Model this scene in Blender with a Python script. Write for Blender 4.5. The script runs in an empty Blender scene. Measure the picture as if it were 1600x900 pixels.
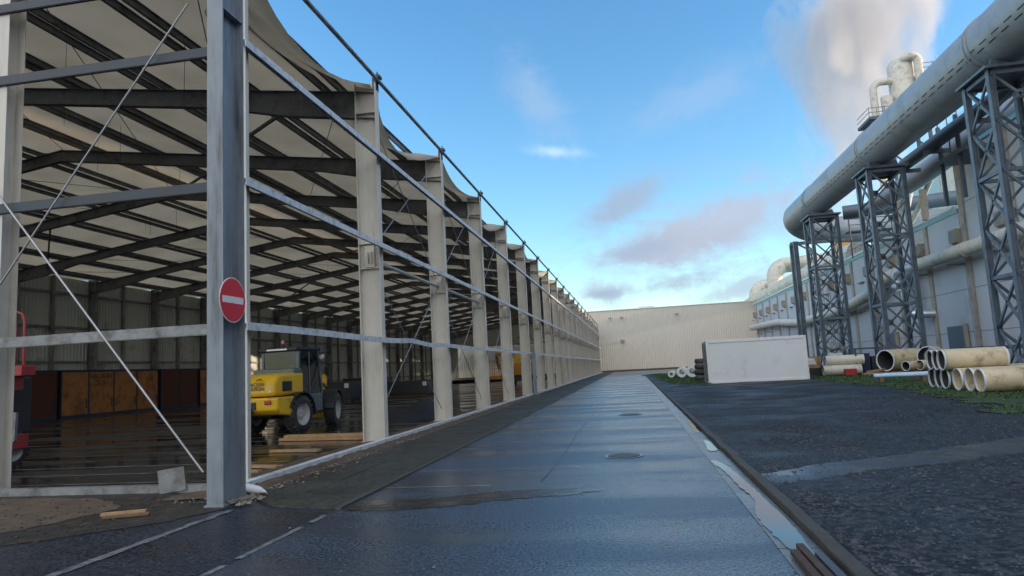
import bpy, math, random
import numpy as np
from mathutils import Vector, Matrix
rnd = random.Random(7)
R = math.radians
sc = bpy.context.scene
COL = sc.collection

# ------------------------------------------------------------------ camera
H = 1.55
cam_d = bpy.data.cameras.new("camera"); cam = bpy.data.objects.new("camera", cam_d); COL.objects.link(cam)
cam_d.sensor_width = 36; cam_d.lens = 24.0; cam_d.clip_start = 0.05; cam_d.clip_end = 6000
rt = Vector((0.98363, 0.17253, -0.05202)); upv = Vector((0.07130, -0.10755, 0.99164)); bk = rt.cross(upv)
cam.matrix_world = Matrix(((rt.x, upv.x, bk.x, 0), (rt.y, upv.y, bk.y, 0), (rt.z, upv.z, bk.z, H), (0, 0, 0, 1)))
sc.camera = cam

# ------------------------------------------------------------------ light
SUN_EL, SUN_AZ = 9.0, 93.0      # azimuth clockwise from +Y
sun_dir = Vector((math.sin(R(SUN_AZ)) * math.cos(R(SUN_EL)), math.cos(R(SUN_AZ)) * math.cos(R(SUN_EL)), math.sin(R(SUN_EL))))
sl = bpy.data.lights.new("sun", 'SUN'); sl.energy = 2.2; sl.angle = R(0.5); sl.color = (1.0, 0.80, 0.58)
so = bpy.data.objects.new("sun", sl); COL.objects.link(so); so.rotation_euler = sun_dir.to_track_quat('Z', 'Y').to_euler()
so.location = (60, -30, 60)

w = bpy.data.worlds.new("World"); sc.world = w; w.use_nodes = True
nt = w.node_tree; nt.nodes.clear()
def N(t, **k):
    n_ = nt.nodes.new(t)
    for a, b in k.items(): setattr(n_, a, b)
    return n_
def L(a, b): nt.links.new(a, b)
def mth(op, a, b=None, clamp=False):
    n_ = nt.nodes.new('ShaderNodeMath'); n_.operation = op; n_.use_clamp = clamp
    for i, v in enumerate((a, b)):
        if v is None: continue
        if isinstance(v, (int, float)): n_.inputs[i].default_value = v
        else: L(v, n_.inputs[i])
    return n_.outputs[0]
sky = N('ShaderNodeTexSky'); sky.sky_type = 'NISHITA'; sky.sun_disc = False
sky.sun_elevation = R(SUN_EL); sky.sun_rotation = R(SUN_AZ); sky.altitude = 100; sky.air_density = 1.0; sky.dust_density = 0.35; sky.ozone_density = 2.2
SKY_STR = 0.15
tc = N('ShaderNodeTexCoord')
nz = N('ShaderNodeTexNoise'); nz.inputs['Scale'].default_value = 7; nz.inputs['Detail'].default_value = 10; nz.inputs['Roughness'].default_value = 0.6; nz.inputs['Distortion'].default_value = .7
mp = N('ShaderNodeMapping'); mp.inputs['Scale'].default_value = (1, 1, 2.4); L(tc.outputs['Generated'], mp.inputs[0]); L(mp.outputs[0], nz.inputs[0])
def dot(vec):
    d = N('ShaderNodeVectorMath', operation='DOT_PRODUCT'); L(tc.outputs['Generated'], d.inputs[0]); d.inputs[1].default_value = vec
    return d.outputs['Value']
hs = N('ShaderNodeHueSaturation'); hs.inputs['Saturation'].default_value = 1.2; L(sky.outputs[0], hs.inputs['Color'])
cur = hs.outputs[0]
nf = N('ShaderNodeTexNoise'); nf.inputs['Scale'].default_value = 24; nf.inputs['Detail'].default_value = 8; nf.inputs['Roughness'].default_value = .65; nf.inputs['Distortion'].default_value = .5; L(tc.outputs['Generated'], nf.inputs[0])
# clouds: (direction, half-width, half-height, tilt, colour, opacity)
clouds = [((-0.104, 0.919, 0.38), .035, .07, -.5, (4.3, 4.2, 4.8), .30),
          ((-0.089, 0.947, 0.306), .035, .008, .12, (6.5, 6.8, 7.2), .42),
          ((-0.005, 0.975, 0.222), .075, .028, -.45, (3.1, 3.2, 3.8), .75),
          ((0.095, 0.981, 0.168), .15, .050, -.3, (3.9, 3.7, 4.1), .95),
          ((0.155, 0.981, 0.200), .07, .02, -.2, (4.2, 4.0, 4.5), .55),
          ((0.023, 0.986, 0.160), .055, .016, -.15, (3.2, 3.3, 3.9), .75),
          ((0.075, 0.991, 0.112), .10, .018, -.12, (3.5, 3.6, 4.1), .8),
          ((-0.032, 0.994, 0.101), .03, .008, .0, (3.2, 3.4, 3.9), .85),
          ((0.159, 0.981, 0.095), .07, .018, -.2, (3.6, 3.8, 4.3), .7),
          ((0.12, 0.93, 0.36), .09, .03, -.3, (4.4, 4.4, 5.0), .22)]
for c, su, sv, tilt, colr, op in clouds:
    c = Vector(c).normalized(); a = Vector((c.y, -c.x, 0)).normalized(); b = a.cross(c)
    a2 = a * math.cos(tilt) - b * math.sin(tilt) if True else a; b2 = a * math.sin(tilt) + b * math.cos(tilt)
    u = mth('MULTIPLY', dot(tuple(a2)), 1 / su); v = mth('MULTIPLY', dot(tuple(b2)), 1 / sv)
    r2 = mth('ADD', mth('MULTIPLY', u, u), mth('MULTIPLY', v, v))
    g = mth('POWER', 2.718, mth('MULTIPLY', r2, -0.8))
    m = mth('MULTIPLY', mth('SUBTRACT', mth('ADD', mth('ADD', mth('MULTIPLY', nz.outputs[0], .62), mth('MULTIPLY', nf.outputs[0], .38)), mth('MULTIPLY', g, .24)), 0.53), 5.0, True)
    m = mth('MULTIPLY', mth('MULTIPLY', m, mth('POWER', g, .7)), op * 1.15, True)
    m = mth('MULTIPLY', m, mth('GREATER_THAN', dot(tuple(c)), 0))
    mx = N('ShaderNodeMixRGB'); L(m, mx.inputs[0]); L(cur, mx.inputs[1]); mx.inputs[2].default_value = (colr[0] * .335, colr[1] * .40, colr[2] * .445) + (1,)
    cur = mx.outputs[0]
# unseen bright clouds overhead and behind the viewer, added to lift shaded surfaces
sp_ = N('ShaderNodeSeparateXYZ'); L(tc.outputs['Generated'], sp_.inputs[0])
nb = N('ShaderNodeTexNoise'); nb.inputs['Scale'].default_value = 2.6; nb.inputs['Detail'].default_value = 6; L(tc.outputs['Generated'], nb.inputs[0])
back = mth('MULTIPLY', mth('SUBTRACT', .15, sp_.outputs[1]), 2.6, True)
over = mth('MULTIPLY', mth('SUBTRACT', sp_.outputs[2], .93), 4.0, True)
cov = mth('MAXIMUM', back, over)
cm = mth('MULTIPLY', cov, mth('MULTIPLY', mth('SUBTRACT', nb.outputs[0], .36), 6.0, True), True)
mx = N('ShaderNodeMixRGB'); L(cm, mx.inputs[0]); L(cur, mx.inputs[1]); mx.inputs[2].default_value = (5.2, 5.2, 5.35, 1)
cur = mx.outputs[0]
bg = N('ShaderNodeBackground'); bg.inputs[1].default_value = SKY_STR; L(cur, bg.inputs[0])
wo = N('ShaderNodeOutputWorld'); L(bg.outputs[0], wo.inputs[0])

sc.view_settings.view_transform = 'Standard'; sc.view_settings.look = 'None'
sc.view_settings.exposure = 1.4; sc.view_settings.gamma = 1; sc.view_settings.use_curve_mapping = False
sc.cycles.max_bounces = 7; sc.cycles.transparent_max_bounces = 12; sc.cycles.volume_bounces = 1
sc.cycles.caustics_reflective = False; sc.cycles.caustics_refractive = False
sc.cycles.sample_clamp_indirect = 4

# ------------------------------------------------------------------ materials
def mat(name, col, rough=.6, metal=0., var=.18, scale=2.5, dirt=None, amt=.35, dscale=1.2, bump=.0, bscale=40, rvar=.1, streak=False, spec=.5):
    m = bpy.data.materials.new(name); m.use_nodes = True
    t = m.node_tree; p = t.nodes['Principled BSDF']
    def n(k, **kw):
        q = t.nodes.new(k)
        for a, b in kw.items():
            if a in q.inputs: q.inputs[a].default_value = b
            else: setattr(q, a, b)
        return q
    tcn = n('ShaderNodeTexCoord'); oi = n('ShaderNodeObjectInfo'); sc_ = n('ShaderNodeVectorMath', operation='SCALE'); cb_ = n('ShaderNodeCombineXYZ')
    for q_ in range(3): t.links.new(oi.outputs['Random'], cb_.inputs[q_])
    t.links.new(cb_.outputs[0], sc_.inputs[0]); sc_.inputs['Scale'].default_value = 23.0
    co = n('ShaderNodeVectorMath', operation='ADD'); t.links.new(tcn.outputs['Object'], co.inputs[0]); t.links.new(sc_.outputs[0], co.inputs[1])
    n1 = n('ShaderNodeTexNoise', Scale=scale, Detail=6.0, Roughness=.6)
    t.links.new(co.outputs[0], n1.inputs[0])
    cr = n('ShaderNodeValToRGB'); e = cr.color_ramp.elements
    e[0].position = .3; e[1].position = .7
    e[0].color = tuple(c * (1 - var) for c in col) + (1,); e[1].color = tuple(min(1, c * (1 + var)) for c in col) + (1,)
    t.links.new(n1.outputs[0], cr.inputs[0]); out = cr.outputs[0]
    if dirt:
        mp_ = n('ShaderNodeMapping'); mp_.inputs['Scale'].default_value = (5, 5, .5) if streak else (1, 1, 1)
        t.links.new(co.outputs[0], mp_.inputs[0])
        n2 = n('ShaderNodeTexNoise', Scale=dscale, Detail=8.0, Roughness=.68); t.links.new(mp_.outputs[0], n2.inputs[0])
        r2 = n('ShaderNodeValToRGB'); r2.color_ramp.elements[0].position = .60 - amt * .4; r2.color_ramp.elements[1].position = .74 - amt * .1
        t.links.new(n2.outputs[0], r2.inputs[0])
        mx_ = n('ShaderNodeMixRGB'); t.links.new(r2.outputs[0], mx_.inputs[0]); t.links.new(out, mx_.inputs[1]); mx_.inputs[2].default_value = tuple(dirt) + (1,)
        out = mx_.outputs[0]
    t.links.new(out, p.inputs['Base Color'])
    mr = n('ShaderNodeMapRange'); mr.inputs['To Min'].default_value = max(.02, rough - rvar); mr.inputs['To Max'].default_value = min(1, rough + rvar)
    t.links.new(n1.outputs[0], mr.inputs[0]); t.links.new(mr.outputs[0], p.inputs['Roughness'])
    p.inputs['Metallic'].default_value = metal; p.inputs['Specular IOR Level'].default_value = spec
    if bump:
        n3 = n('ShaderNodeTexNoise', Scale=bscale, Detail=4.0); t.links.new(co.outputs[0], n3.inputs[0])
        bp = n('ShaderNodeBump', Strength=bump, Distance=.02); t.links.new(n3.outputs[0], bp.inputs['Height']); t.links.new(bp.outputs[0], p.inputs['Normal'])
    return m

M = {}
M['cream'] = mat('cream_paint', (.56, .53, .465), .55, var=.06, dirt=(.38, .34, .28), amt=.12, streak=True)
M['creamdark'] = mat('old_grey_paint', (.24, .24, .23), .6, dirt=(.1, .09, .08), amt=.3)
M['post'] = mat('blue_grey_paint', (.20, .235, .27), .4, var=.12, dirt=(.07, .075, .08), amt=.3, streak=True)
M['rafter'] = mat('grey_primer', (.17, .175, .185), .6, dirt=(.06, .06, .06), amt=.3)
M['girtdark'] = mat('shade_dark_galvanised', (.030, .040, .055), .55, .0, dirt=(.03, .035, .04), amt=.3)  # near-black colour carries the shade on gable girts seen from below
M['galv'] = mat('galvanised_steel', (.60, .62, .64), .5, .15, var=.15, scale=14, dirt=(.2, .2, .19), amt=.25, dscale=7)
M['galvdull'] = mat('dull_galvanised', (.22, .23, .235), .5, .3, dirt=(.08, .07, .06), amt=.4, dscale=4)
M['rod'] = mat('steel_rod', (.33, .34, .35), .4, .5)
M['tower'] = mat('slate_blue_paint', (.115, .145, .180), .5, dirt=(.04, .05, .07), amt=.25)
M['towerdark'] = mat('dark_slate_paint', (.05, .07, .095), .5)
M['ductgrey'] = mat('grey_duct_paint', (.30, .33, .36), .45, .1, var=.07, scale=.6, dirt=(.2, .22, .24), amt=.25, dscale=.5)
M['ductdark'] = mat('dark_duct_paint', (.10, .13, .16), .4, .1, var=.12, scale=.8)
M['ductcream'] = mat('cream_duct_paint', (.56, .53, .45), .5, var=.1, dirt=(.3, .26, .2), amt=.2)
M['silver'] = mat('silver_cladding', (.62, .66, .72), .3, .6, var=.08)
M['whitepanel'] = mat('white_wall_panel', (.46, .48, .51), .6, var=.05, scale=.3, dirt=(.36, .35, .33), amt=.18, dscale=.35)
M['pilaster'] = mat('beige_pilaster', (.36, .325, .27), .7, var=.12, dirt=(.2, .16, .12), amt=.3)
M['bluetrim'] = mat('pale_blue_trim', (.20, .42, .48), .5, var=.1)
M['beigewall'] = mat('beige_cladding', (.47, .45, .40), .55, var=.04, scale=.3, dirt=(.48, .45, .39), amt=.15, dscale=.3)
M['innerwall'] = mat('grey_sheet_cladding', (.54, .55, .51), .5, var=.08, scale=.5, dirt=(.2, .2, .18), amt=.15, dscale=.5)
M['plastic'] = mat('container_paint', (.60, .635, .65), .45, var=.03, scale=.7, dirt=(.48, .50, .50), amt=.12, dscale=1.5)
M['contframe'] = mat('container_frame_paint', (.62, .64, .65), .4, var=.05)
M['yellow'] = mat('yellow_machine_paint', (.72, .44, .015), .35, var=.08, dirt=(.3, .2, .04), amt=.2)
M['orange'] = mat('orange_machine_paint', (.50, .22, .02), .5, var=.1)
M['black'] = mat('black_plastic', (.018, .02, .022), .5)
M['rubber'] = mat('tyre_rubber', (.028, .028, .029), .75, bump=.3, bscale=30, dirt=(.12, .10, .08), amt=.3)
M['rim'] = mat('grey_wheel_rim', (.42, .41, .39), .5, dirt=(.15, .12, .1), amt=.3)
M['cabgrey'] = mat('cab_frame_paint', (.11, .13, .14), .4)
M['redlens'] = mat('red_lens', (.35, .02, .02), .2)
M['whitelens'] = mat('white_lens', (.8, .8, .8), .2)
M['amber'] = mat('amber_lens', (.6, .2, .1), .3)
M['red'] = mat('red_machine_paint', (.34, .03, .035), .45, dirt=(.12, .02, .02), amt=.3)
M['signred'] = mat('sign_red', (.62, .012, .03), .35, var=.04)
M['signwhite'] = mat('sign_white', (.72, .72, .70), .4, var=.04, dirt=(.4, .4, .38), amt=.15, dscale=9)
M['ply'] = mat('orange_plywood', (.45, .18, .05), .6, var=.2, scale=1.5, dirt=(.12, .05, .03), amt=.3)
M['plydark'] = mat('dark_red_plywood', (.10, .03, .018), .7)
M['bluesteel'] = mat('dark_blue_steel', (.015, .03, .07), .5)
M['wood'] = mat('sawn_timber', (.36, .22, .11), .75, var=.25, scale=6)
M['wooddark'] = mat('weathered_timber', (.16, .10, .06), .8, var=.3, scale=5)
M['tarp'] = mat('black_tarp', (.012, .013, .017), .75, bump=.5, bscale=6)
M['pipecream'] = mat('cream_plastic_pipe', (.58, .49, .33), .5, var=.1, scale=1.2, dirt=(.25, .15, .08), amt=.22, dscale=2)
M['pipeinner'] = mat('dark_pipe_lining', (.05, .05, .055), .7)
M['pipeteal'] = mat('teal_pipe_coating', (.02, .16, .19), .6)
M['paleblue'] = mat('pale_blue_pipe', (.35, .55, .72), .4)
M['rust'] = mat('rusty_steel', (.055, .038, .030), .8, var=.4, scale=8, dirt=(.05, .03, .02), amt=.4)
M['stone'] = mat('kerb_stone', (.048, .044, .037), .7, var=.3, scale=6, bump=.5, bscale=60, dirt=(.05, .05, .035), amt=.35, dscale=4)
M['gutter'] = mat('gutter_concrete', (.13, .14, .15), .24, var=.25, scale=4, bump=.3, bscale=50, rvar=.15, dirt=(.06, .065, .07), amt=.35, dscale=2)
M['pebble'] = mat('pebble', (.17, .145, .115), .8, var=.4, scale=9)
M['darkgravel'] = mat('dark_gravel_stone', (.030, .033, .040), .5, var=.8, scale=1.5, rvar=.25)
M['soil'] = mat('brown_soil', (.085, .058, .036), .85, var=.3, scale=4, bump=.8, bscale=25, dirt=(.05, .035, .025), amt=.35, dscale=3)
M['mud'] = mat('dark_mud', (.016, .014, .012), .6, var=.4, scale=5, bump=.8, bscale=30, rvar=.2, dirt=(.07, .045, .028), amt=.25, dscale=4)
M['floorline'] = mat('pale_floor_line', (.34, .34, .33), .4, var=.2, scale=3, dirt=(.04, .04, .045), amt=.5, dscale=2)
M['paint'] = mat('worn_road_paint', (.24, .25, .26), .5, var=.2, scale=20, dirt=(.03, .035, .045), amt=.8, dscale=9)
M['iron'] = mat('cast_iron', (.045, .055, .072), .30, .0, bump=.6, bscale=60)
M['glass'] = mat('dark_glass', (.06, .10, .10), .08, var=.1)
M['grey'] = mat('mid_grey', (.2, .2, .2), .6)
M['paleblock'] = mat('pale_green_glazing', (.34, .47, .47), .4, var=.05)

def ramp(t, fac, stops):
    r = t.nodes.new('ShaderNodeValToRGB'); e = r.color_ramp.elements
    while len(e) < len(stops): e.new(.5)
    for i, (p_, c_) in enumerate(stops): e[i].position = p_; e[i].color = (c_ if len(c_) == 4 else tuple(c_) + (1,))
    t.links.new(fac, r.inputs[0]); return r.outputs[0]
def wetmat(name, c0, c1, rlo, rhi, bst, bsc, wsc=(.35, 1.6, 1), wscale=1.0, p0=.35, p1=.62, fine=90, spec=.5, wetdark=.75, g0=.35, g1=.68, grain=0., bdist=.01, coat=0.):
    m = bpy.data.materials.new(name); m.use_nodes = True; t = m.node_tree; p = t.nodes['Principled BSDF']
    co = t.nodes.new('ShaderNodeTexCoord')
    mp_ = t.nodes.new('ShaderNodeMapping'); mp_.inputs['Scale'].default_value = wsc; t.links.new(co.outputs['Object'], mp_.inputs[0])
    a = t.nodes.new('ShaderNodeTexNoise'); a.inputs['Scale'].default_value = wscale; a.inputs['Detail'].default_value = 6; t.links.new(mp_.outputs[0], a.inputs[0])
    b = t.nodes.new('ShaderNodeTexNoise'); b.inputs['Scale'].default_value = fine; b.inputs['Detail'].default_value = 3; t.links.new(co.outputs['Object'], b.inputs[0])
    wet = ramp(t, a.outputs[0], [(p0, (0, 0, 0)), (p1, (1, 1, 1))])
    colr = ramp(t, b.outputs[0], [(g0, c0), (g1, c1)])
    mx_ = t.nodes.new('ShaderNodeMixRGB'); mx_.blend_type = 'MULTIPLY'; t.links.new(wet, mx_.inputs[0]); t.links.new(colr, mx_.inputs[1]); mx_.inputs[2].default_value = (wetdark,) * 3 + (1,)
    t.links.new(mx_.outputs[0], p.inputs['Base Color'])
    mr = t.nodes.new('ShaderNodeMapRange'); mr.inputs['To Min'].default_value = rhi; mr.inputs['To Max'].default_value = rlo
    t.links.new(wet, mr.inputs[0])
    if grain:
        k1 = t.nodes.new('ShaderNodeMath'); k1.operation = 'MULTIPLY_ADD'; t.links.new(b.outputs[0], k1.inputs[0]); k1.inputs[1].default_value = grain; 
        k2 = t.nodes.new('ShaderNodeMath'); k2.operation = 'SUBTRACT'; t.links.new(mr.outputs[0], k2.inputs[0]); k2.inputs[1].default_value = grain * .5; t.links.new(k2.outputs[0], k1.inputs[2])
        k3 = t.nodes.new('ShaderNodeMath'); k3.operation = 'MAXIMUM'; t.links.new(k1.outputs[0], k3.inputs[0]); k3.inputs[1].default_value = .05
        t.links.new(k3.outputs[0], p.inputs['Roughness'])
    else: t.links.new(mr.outputs[0], p.inputs['Roughness'])
    g = t.nodes.new('ShaderNodeTexNoise'); g.inputs['Scale'].default_value = bsc; g.inputs['Detail'].default_value = 3; t.links.new(co.outputs['Object'], g.inputs[0])
    bp = t.nodes.new('ShaderNodeBump'); bp.inputs['Distance'].default_value = bdist; bp.inputs['Strength'].default_value = bst
    t.links.new(g.outputs[0], bp.inputs['Height']); t.links.new(bp.outputs[0], p.inputs['Normal'])
    p.inputs['Specular IOR Level'].default_value = spec
    if coat:      # thin water film, only where the surface is wet
        cw_ = t.nodes.new('ShaderNodeMath'); cw_.operation = 'MULTIPLY_ADD'; t.links.new(wet, cw_.inputs[0]); cw_.inputs[1].default_value = coat; cw_.inputs[2].default_value = coat * .25
        t.links.new(cw_.outputs[0], p.inputs['Coat Weight']); p.inputs['Coat Roughness'].default_value = .16
        b3 = t.nodes.new('ShaderNodeBump'); b3.inputs['Distance'].default_value = bdist; b3.inputs['Strength'].default_value = .4
        t.links.new(g.outputs[0], b3.inputs['Height']); t.links.new(b3.outputs[0], p.inputs['Coat Normal'])
    return m
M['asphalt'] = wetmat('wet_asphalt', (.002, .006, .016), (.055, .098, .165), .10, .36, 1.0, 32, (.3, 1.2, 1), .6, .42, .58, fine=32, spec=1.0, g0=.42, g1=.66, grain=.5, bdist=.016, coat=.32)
M['asphaltdry'] = wetmat('damp_asphalt', (.002, .004, .009), (.040, .052, .076), .28, .5, 1.0, 30, fine=30, g0=.42, g1=.66, grain=.5, bdist=.02)
M['paving'] = wetmat('mossy_paving', (.010, .011, .007), (.060, .060, .044), .5, .8, .7, 35, (1, 1, 1), .8, fine=14)
M['hallfloor'] = wetmat('wet_hall_floor', (.007, .007, .008), (.026, .026, .026), .04, .45, .08, 20, (.25, 1.0, 1), .6, .38, .56, fine=6)
M['yard'] = wetmat('dark_yard_gravel', (.002, .003, .006), (.060, .066, .078), .45, .85, 1.0, 16, (1, 1, 1), .5, fine=12, spec=.35, g0=.44, g1=.68, grain=.4, bdist=.05)
M['yardtrack'] = wetmat('wet_mud_track', (.018, .022, .030), (.045, .052, .066), .25, .5, .5, 26, (1, 1, 1), 1.2, fine=12)
M['silt'] = wetmat('wet_silt', (.008, .008, .008), (.030, .027, .024), .06, .35, .5, 30, (1, 2, 1), 1.6, .45, .55, fine=12)
M['farpave'] = wetmat('far_concrete_apron', (.12, .12, .115), (.2, .2, .19), .3, .6, .3, 20)
M['water'] = mat('still_water', (.012, .013, .015), .04, var=.1, rvar=.02, spec=1.0)
M['grassbase'] = mat('grassy_soil', (.030, .050, .014), .9, var=.4, scale=3, bump=1, bscale=18, dirt=(.03, .028, .02), amt=.3)
M['blade'] = mat('grass_blade', (.035, .085, .016), .6, var=.45, scale=2)

mm = bpy.data.materials.new('roof_fabric'); mm.use_nodes = True; t = mm.node_tree; t.nodes.clear()
co = t.nodes.new('ShaderNodeTexCoord'); n1 = t.nodes.new('ShaderNodeTexNoise'); n1.inputs['Scale'].default_value = .5; n1.inputs['Detail'].default_value = 5
t.links.new(co.outputs['Object'], n1.inputs[0])
cc = ramp(t, n1.outputs[0], [(.3, (.62, .56, .46)), (.7, (.71, .65, .55))])
d_ = t.nodes.new('ShaderNodeBsdfDiffuse'); tr = t.nodes.new('ShaderNodeBsdfTranslucent'); mxs = t.nodes.new('ShaderNodeMixShader'); mxs.inputs[0].default_value = .6
t.links.new(cc, d_.inputs[0]); t.links.new(cc, tr.inputs[0]); t.links.new(d_.outputs[0], mxs.inputs[1]); t.links.new(tr.outputs[0], mxs.inputs[2])
o_ = t.nodes.new('ShaderNodeOutputMaterial'); t.links.new(mxs.outputs[0], o_.inputs[0]); M['fabric'] = mm
# real window glass
gm = bpy.data.materials.new('cab_glass'); gm.use_nodes = True; t = gm.node_tree; t.nodes.clear()
g1 = t.nodes.new('ShaderNodeBsdfTransparent'); g1.inputs[0].default_value = (.26, .36, .36, 1); g2 = t.nodes.new('ShaderNodeBsdfGlossy'); g2.inputs['Roughness'].default_value = .03
fr = t.nodes.new('ShaderNodeFresnel'); ms = t.nodes.new('ShaderNodeMixShader'); oo = t.nodes.new('ShaderNodeOutputMaterial')
t.links.new(fr.outputs[0], ms.inputs[0]); t.links.new(g1.outputs[0], ms.inputs[1]); t.links.new(g2.outputs[0], ms.inputs[2]); t.links.new(ms.outputs[0], oo.inputs[0]); M['cabglass'] = gm

# ------------------------------------------------------------------ mesh tools
class MB:
    def __init__(s): s.v = []; s.f = []; s.sm = []
    def add(s, vs, fs, smooth=False):
        b = len(s.v); s.v += [tuple(v) for v in vs]; s.f += [tuple(i + b for i in f) for f in fs]; s.sm += [smooth] * len(fs); return s
    def box(s, x0, x1, y0, y1, z0, z1):
        return s.add([(x, y, z) for z in (z0, z1) for y in (y0, y1) for x in (x0, x1)],
                     [(0, 2, 3, 1), (4, 5, 7, 6), (0, 1, 5, 4), (2, 6, 7, 3), (0, 4, 6, 2), (1, 3, 7, 5)])
    def beam(s, p, q, w_, h_, up=(0, 0, 1)):
        p = Vector(p); q = Vector(q); d = (q - p).normalized(); up = Vector(up)
        if abs(d.dot(up)) > .98: up = Vector((0, 1, 0))
        sd = d.cross(up).normalized(); u2 = sd.cross(d).normalized()
        vs = [c + sd * a * w_ / 2 + u2 * b * h_ / 2 for c in (p, q) for b in (-1, 1) for a in (-1, 1)]
        return s.add(vs, [(0, 1, 3, 2), (4, 6, 7, 5), (0, 4, 5, 1), (2, 3, 7, 6), (0, 2, 6, 4), (1, 5, 7, 3)])
    def ibeam(s, p, q, dv, D, W, tf=.016, tw=.012):
        p = Vector(p); q = Vector(q); dv = Vector(dv).normalized()
        for k in (-1, 1):
            o = dv * k * (D / 2 - tf / 2)
            s.beam(p + o, q + o, W, tf, dv)
        s.beam(p, q, tw, D - 2 * tf, dv)
        return s
    def tube(s, pts, r, seg=10, cap=True, smooth=True):
        pts = [Vector(p) for p in pts]; n_ = len(pts); rs = r if isinstance(r, (list, tuple)) else [r] * n_
        vs = []; prev = None
        for i, p in enumerate(pts):
            d = (pts[min(i + 1, n_ - 1)] - pts[max(i - 1, 0)]).normalized()
            if prev is None:
                u = d.cross(Vector((0, 0, 1)) if abs(d.z) < .95 else Vector((0, 1, 0))).normalized()
            else: u = (prev - d * prev.dot(d)).normalized()
            prev = u; v = d.cross(u)
            vs += [p + (u * math.cos(a) + v * math.sin(a)) * rs[i] for a in [2 * math.pi * k / seg for k in range(seg)]]
        fs = [(i * seg + k, i * seg + (k + 1) % seg, (i + 1) * seg + (k + 1) % seg, (i + 1) * seg + k) for i in range(n_ - 1) for k in range(seg)]
        s.add(vs, fs, smooth)
        if cap:
            s.add(vs[:seg], [tuple(range(seg))[::-1]]); s.add(vs[-seg:], [tuple(range(seg))])
        return s
    def pipe(s, p, q, r, t_, seg=28):
        p = Vector(p); q = Vector(q); d = (q - p).normalized(); u = d.cross(Vector((0, 0, 1))).normalized(); v = d.cross(u)
        ring = lambda c, rr: [c + (u * math.cos(a) + v * math.sin(a)) * rr for a in [2 * math.pi * k / seg for k in range(seg)]]
        A = ring(p, r) + ring(q, r); B = ring(p, r - t_) + ring(q, r - t_)
        side = [(k, (k + 1) % seg, seg + (k + 1) % seg, seg + k) for k in range(seg)]
        s.add(A, side, True); s.add(B, [f[::-1] for f in side], True)
        for c in (p, q):
            E_ = ring(c, r) + ring(c, r - t_); s.add(E_, side)
        return s
    def prism(s, poly, axis, a, b):      # poly 2D in the other two axes (in xyz order), extruded a..b on axis
        def mk(p2, c): l = list(p2); l.insert(axis, c); return tuple(l)
        n_ = len(poly); vs = [mk(p, a) for p in poly] + [mk(p, b) for p in poly]
        return s.add(vs, [tuple(range(n_)), tuple(range(n_, 2 * n_))[::-1]] + [(i, i + n_, (i + 1) % n_ + n_, (i + 1) % n_) for i in range(n_)])
    def build(s, name, m, parent=None, bevel=0, seg=2, smooth_all=False):
        me = bpy.data.meshes.new(name); off = OFF.get(parent.name, Vector()) if parent else Vector()
        me.from_pydata([(a - off.x, b - off.y, c - off.z) for a, b, c in s.v], [], s.f)
        me.polygons.foreach_set('use_smooth', [True] * len(s.f) if smooth_all else s.sm)
        me.materials.append(M[m] if isinstance(m, str) else m); me.validate(); me.update()
        o = bpy.data.objects.new(name, me); COL.objects.link(o)
        if parent: o.parent = parent; OFF[o.name] = off
        if bevel:
            b = o.modifiers.new('bevel', 'BEVEL'); b.width = bevel; b.segments = seg; b.limit_method = 'ANGLE'; b.harden_normals = False
        return o
OFF = {}
def tag(o, label=None, cat=None, group=None, kind=None):
    if label: o['label'] = label
    if cat: o['category'] = cat
    if group: o['group'] = group
    if kind: o['kind'] = kind
    return o
def thing(name, loc, label, cat, group=None):
    o = bpy.data.objects.new(name, None); COL.objects.link(o); o.location = loc; o.empty_display_size = .2
    OFF[o.name] = Vector(loc); return tag(o, label, cat, group)
def one(mb, name, m, label, cat, group=None, loc=None, **k):
    loc = Vector(loc) if loc else Vector(mb.v[0])
    mb.v = [(a - loc.x, b - loc.y, c - loc.z) for a, b, c in mb.v]
    o = mb.build(name, m, None, **k); o.location = loc
    return tag(o, label, cat, group)
def struct(mb, name, m, kind='structure', **k): return tag(mb.build(name, m, None, **k), kind=kind)
def kids(o): return [c for c in list(bpy.data.objects) if c.parent == o]
def dup(root, loc, rotz=None, label=None):
    def rec(o, par):
        c = o.copy(); COL.objects.link(c); c.parent = par
        for k in kids(o): rec(k, c)
        return c
    r = rec(root, None); r.location = loc
    if rotz is not None: r.rotation_euler = (0, 0, rotz)
    if label: r['label'] = label
    return r

# ------------------------------------------------------------------ ground
def sheet(x0, x1, y0, y1, z): return MB().add([(x0, y0, z), (x1, y0, z), (x1, y1, z), (x0, y1, z)], [(0, 1, 2, 3)])
def polysheet(pts, z): return MB().add([(x, y, z) for x, y in pts], [tuple(range(len(pts)))])
def blob(pts, z, jit=.06, n_=6):     # irregular outline through control points
    out = []; P = [Vector((a, b, 0)) for a, b in pts]; k = len(P)
    for i in range(k):
        a, b, c, d = P[i - 1], P[i], P[(i + 1) % k], P[(i + 2) % k]
        for j in range(n_):
            t_ = j / n_; q = .5 * ((2 * b) + (c - a) * t_ + (2 * a - 5 * b + 4 * c - d) * t_ ** 2 + (-a + 3 * b - 3 * c + d) * t_ ** 3)
            out.append((q.x + rnd.uniform(-jit, jit), q.y + rnd.uniform(-jit, jit)))
    return polysheet(out, z)
struct(sheet(-2500, 2500, -2500, 2500, -.06), 'ground', 'mud')
struct(sheet(-60, 1.05, -60, 8.6, -.008), 'foreground_asphalt', 'asphaltdry')
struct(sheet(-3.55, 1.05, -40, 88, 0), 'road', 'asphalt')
struct(sheet(-60, 60, 88, 133.9, -.004), 'concrete_apron', 'farpave')
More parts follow.
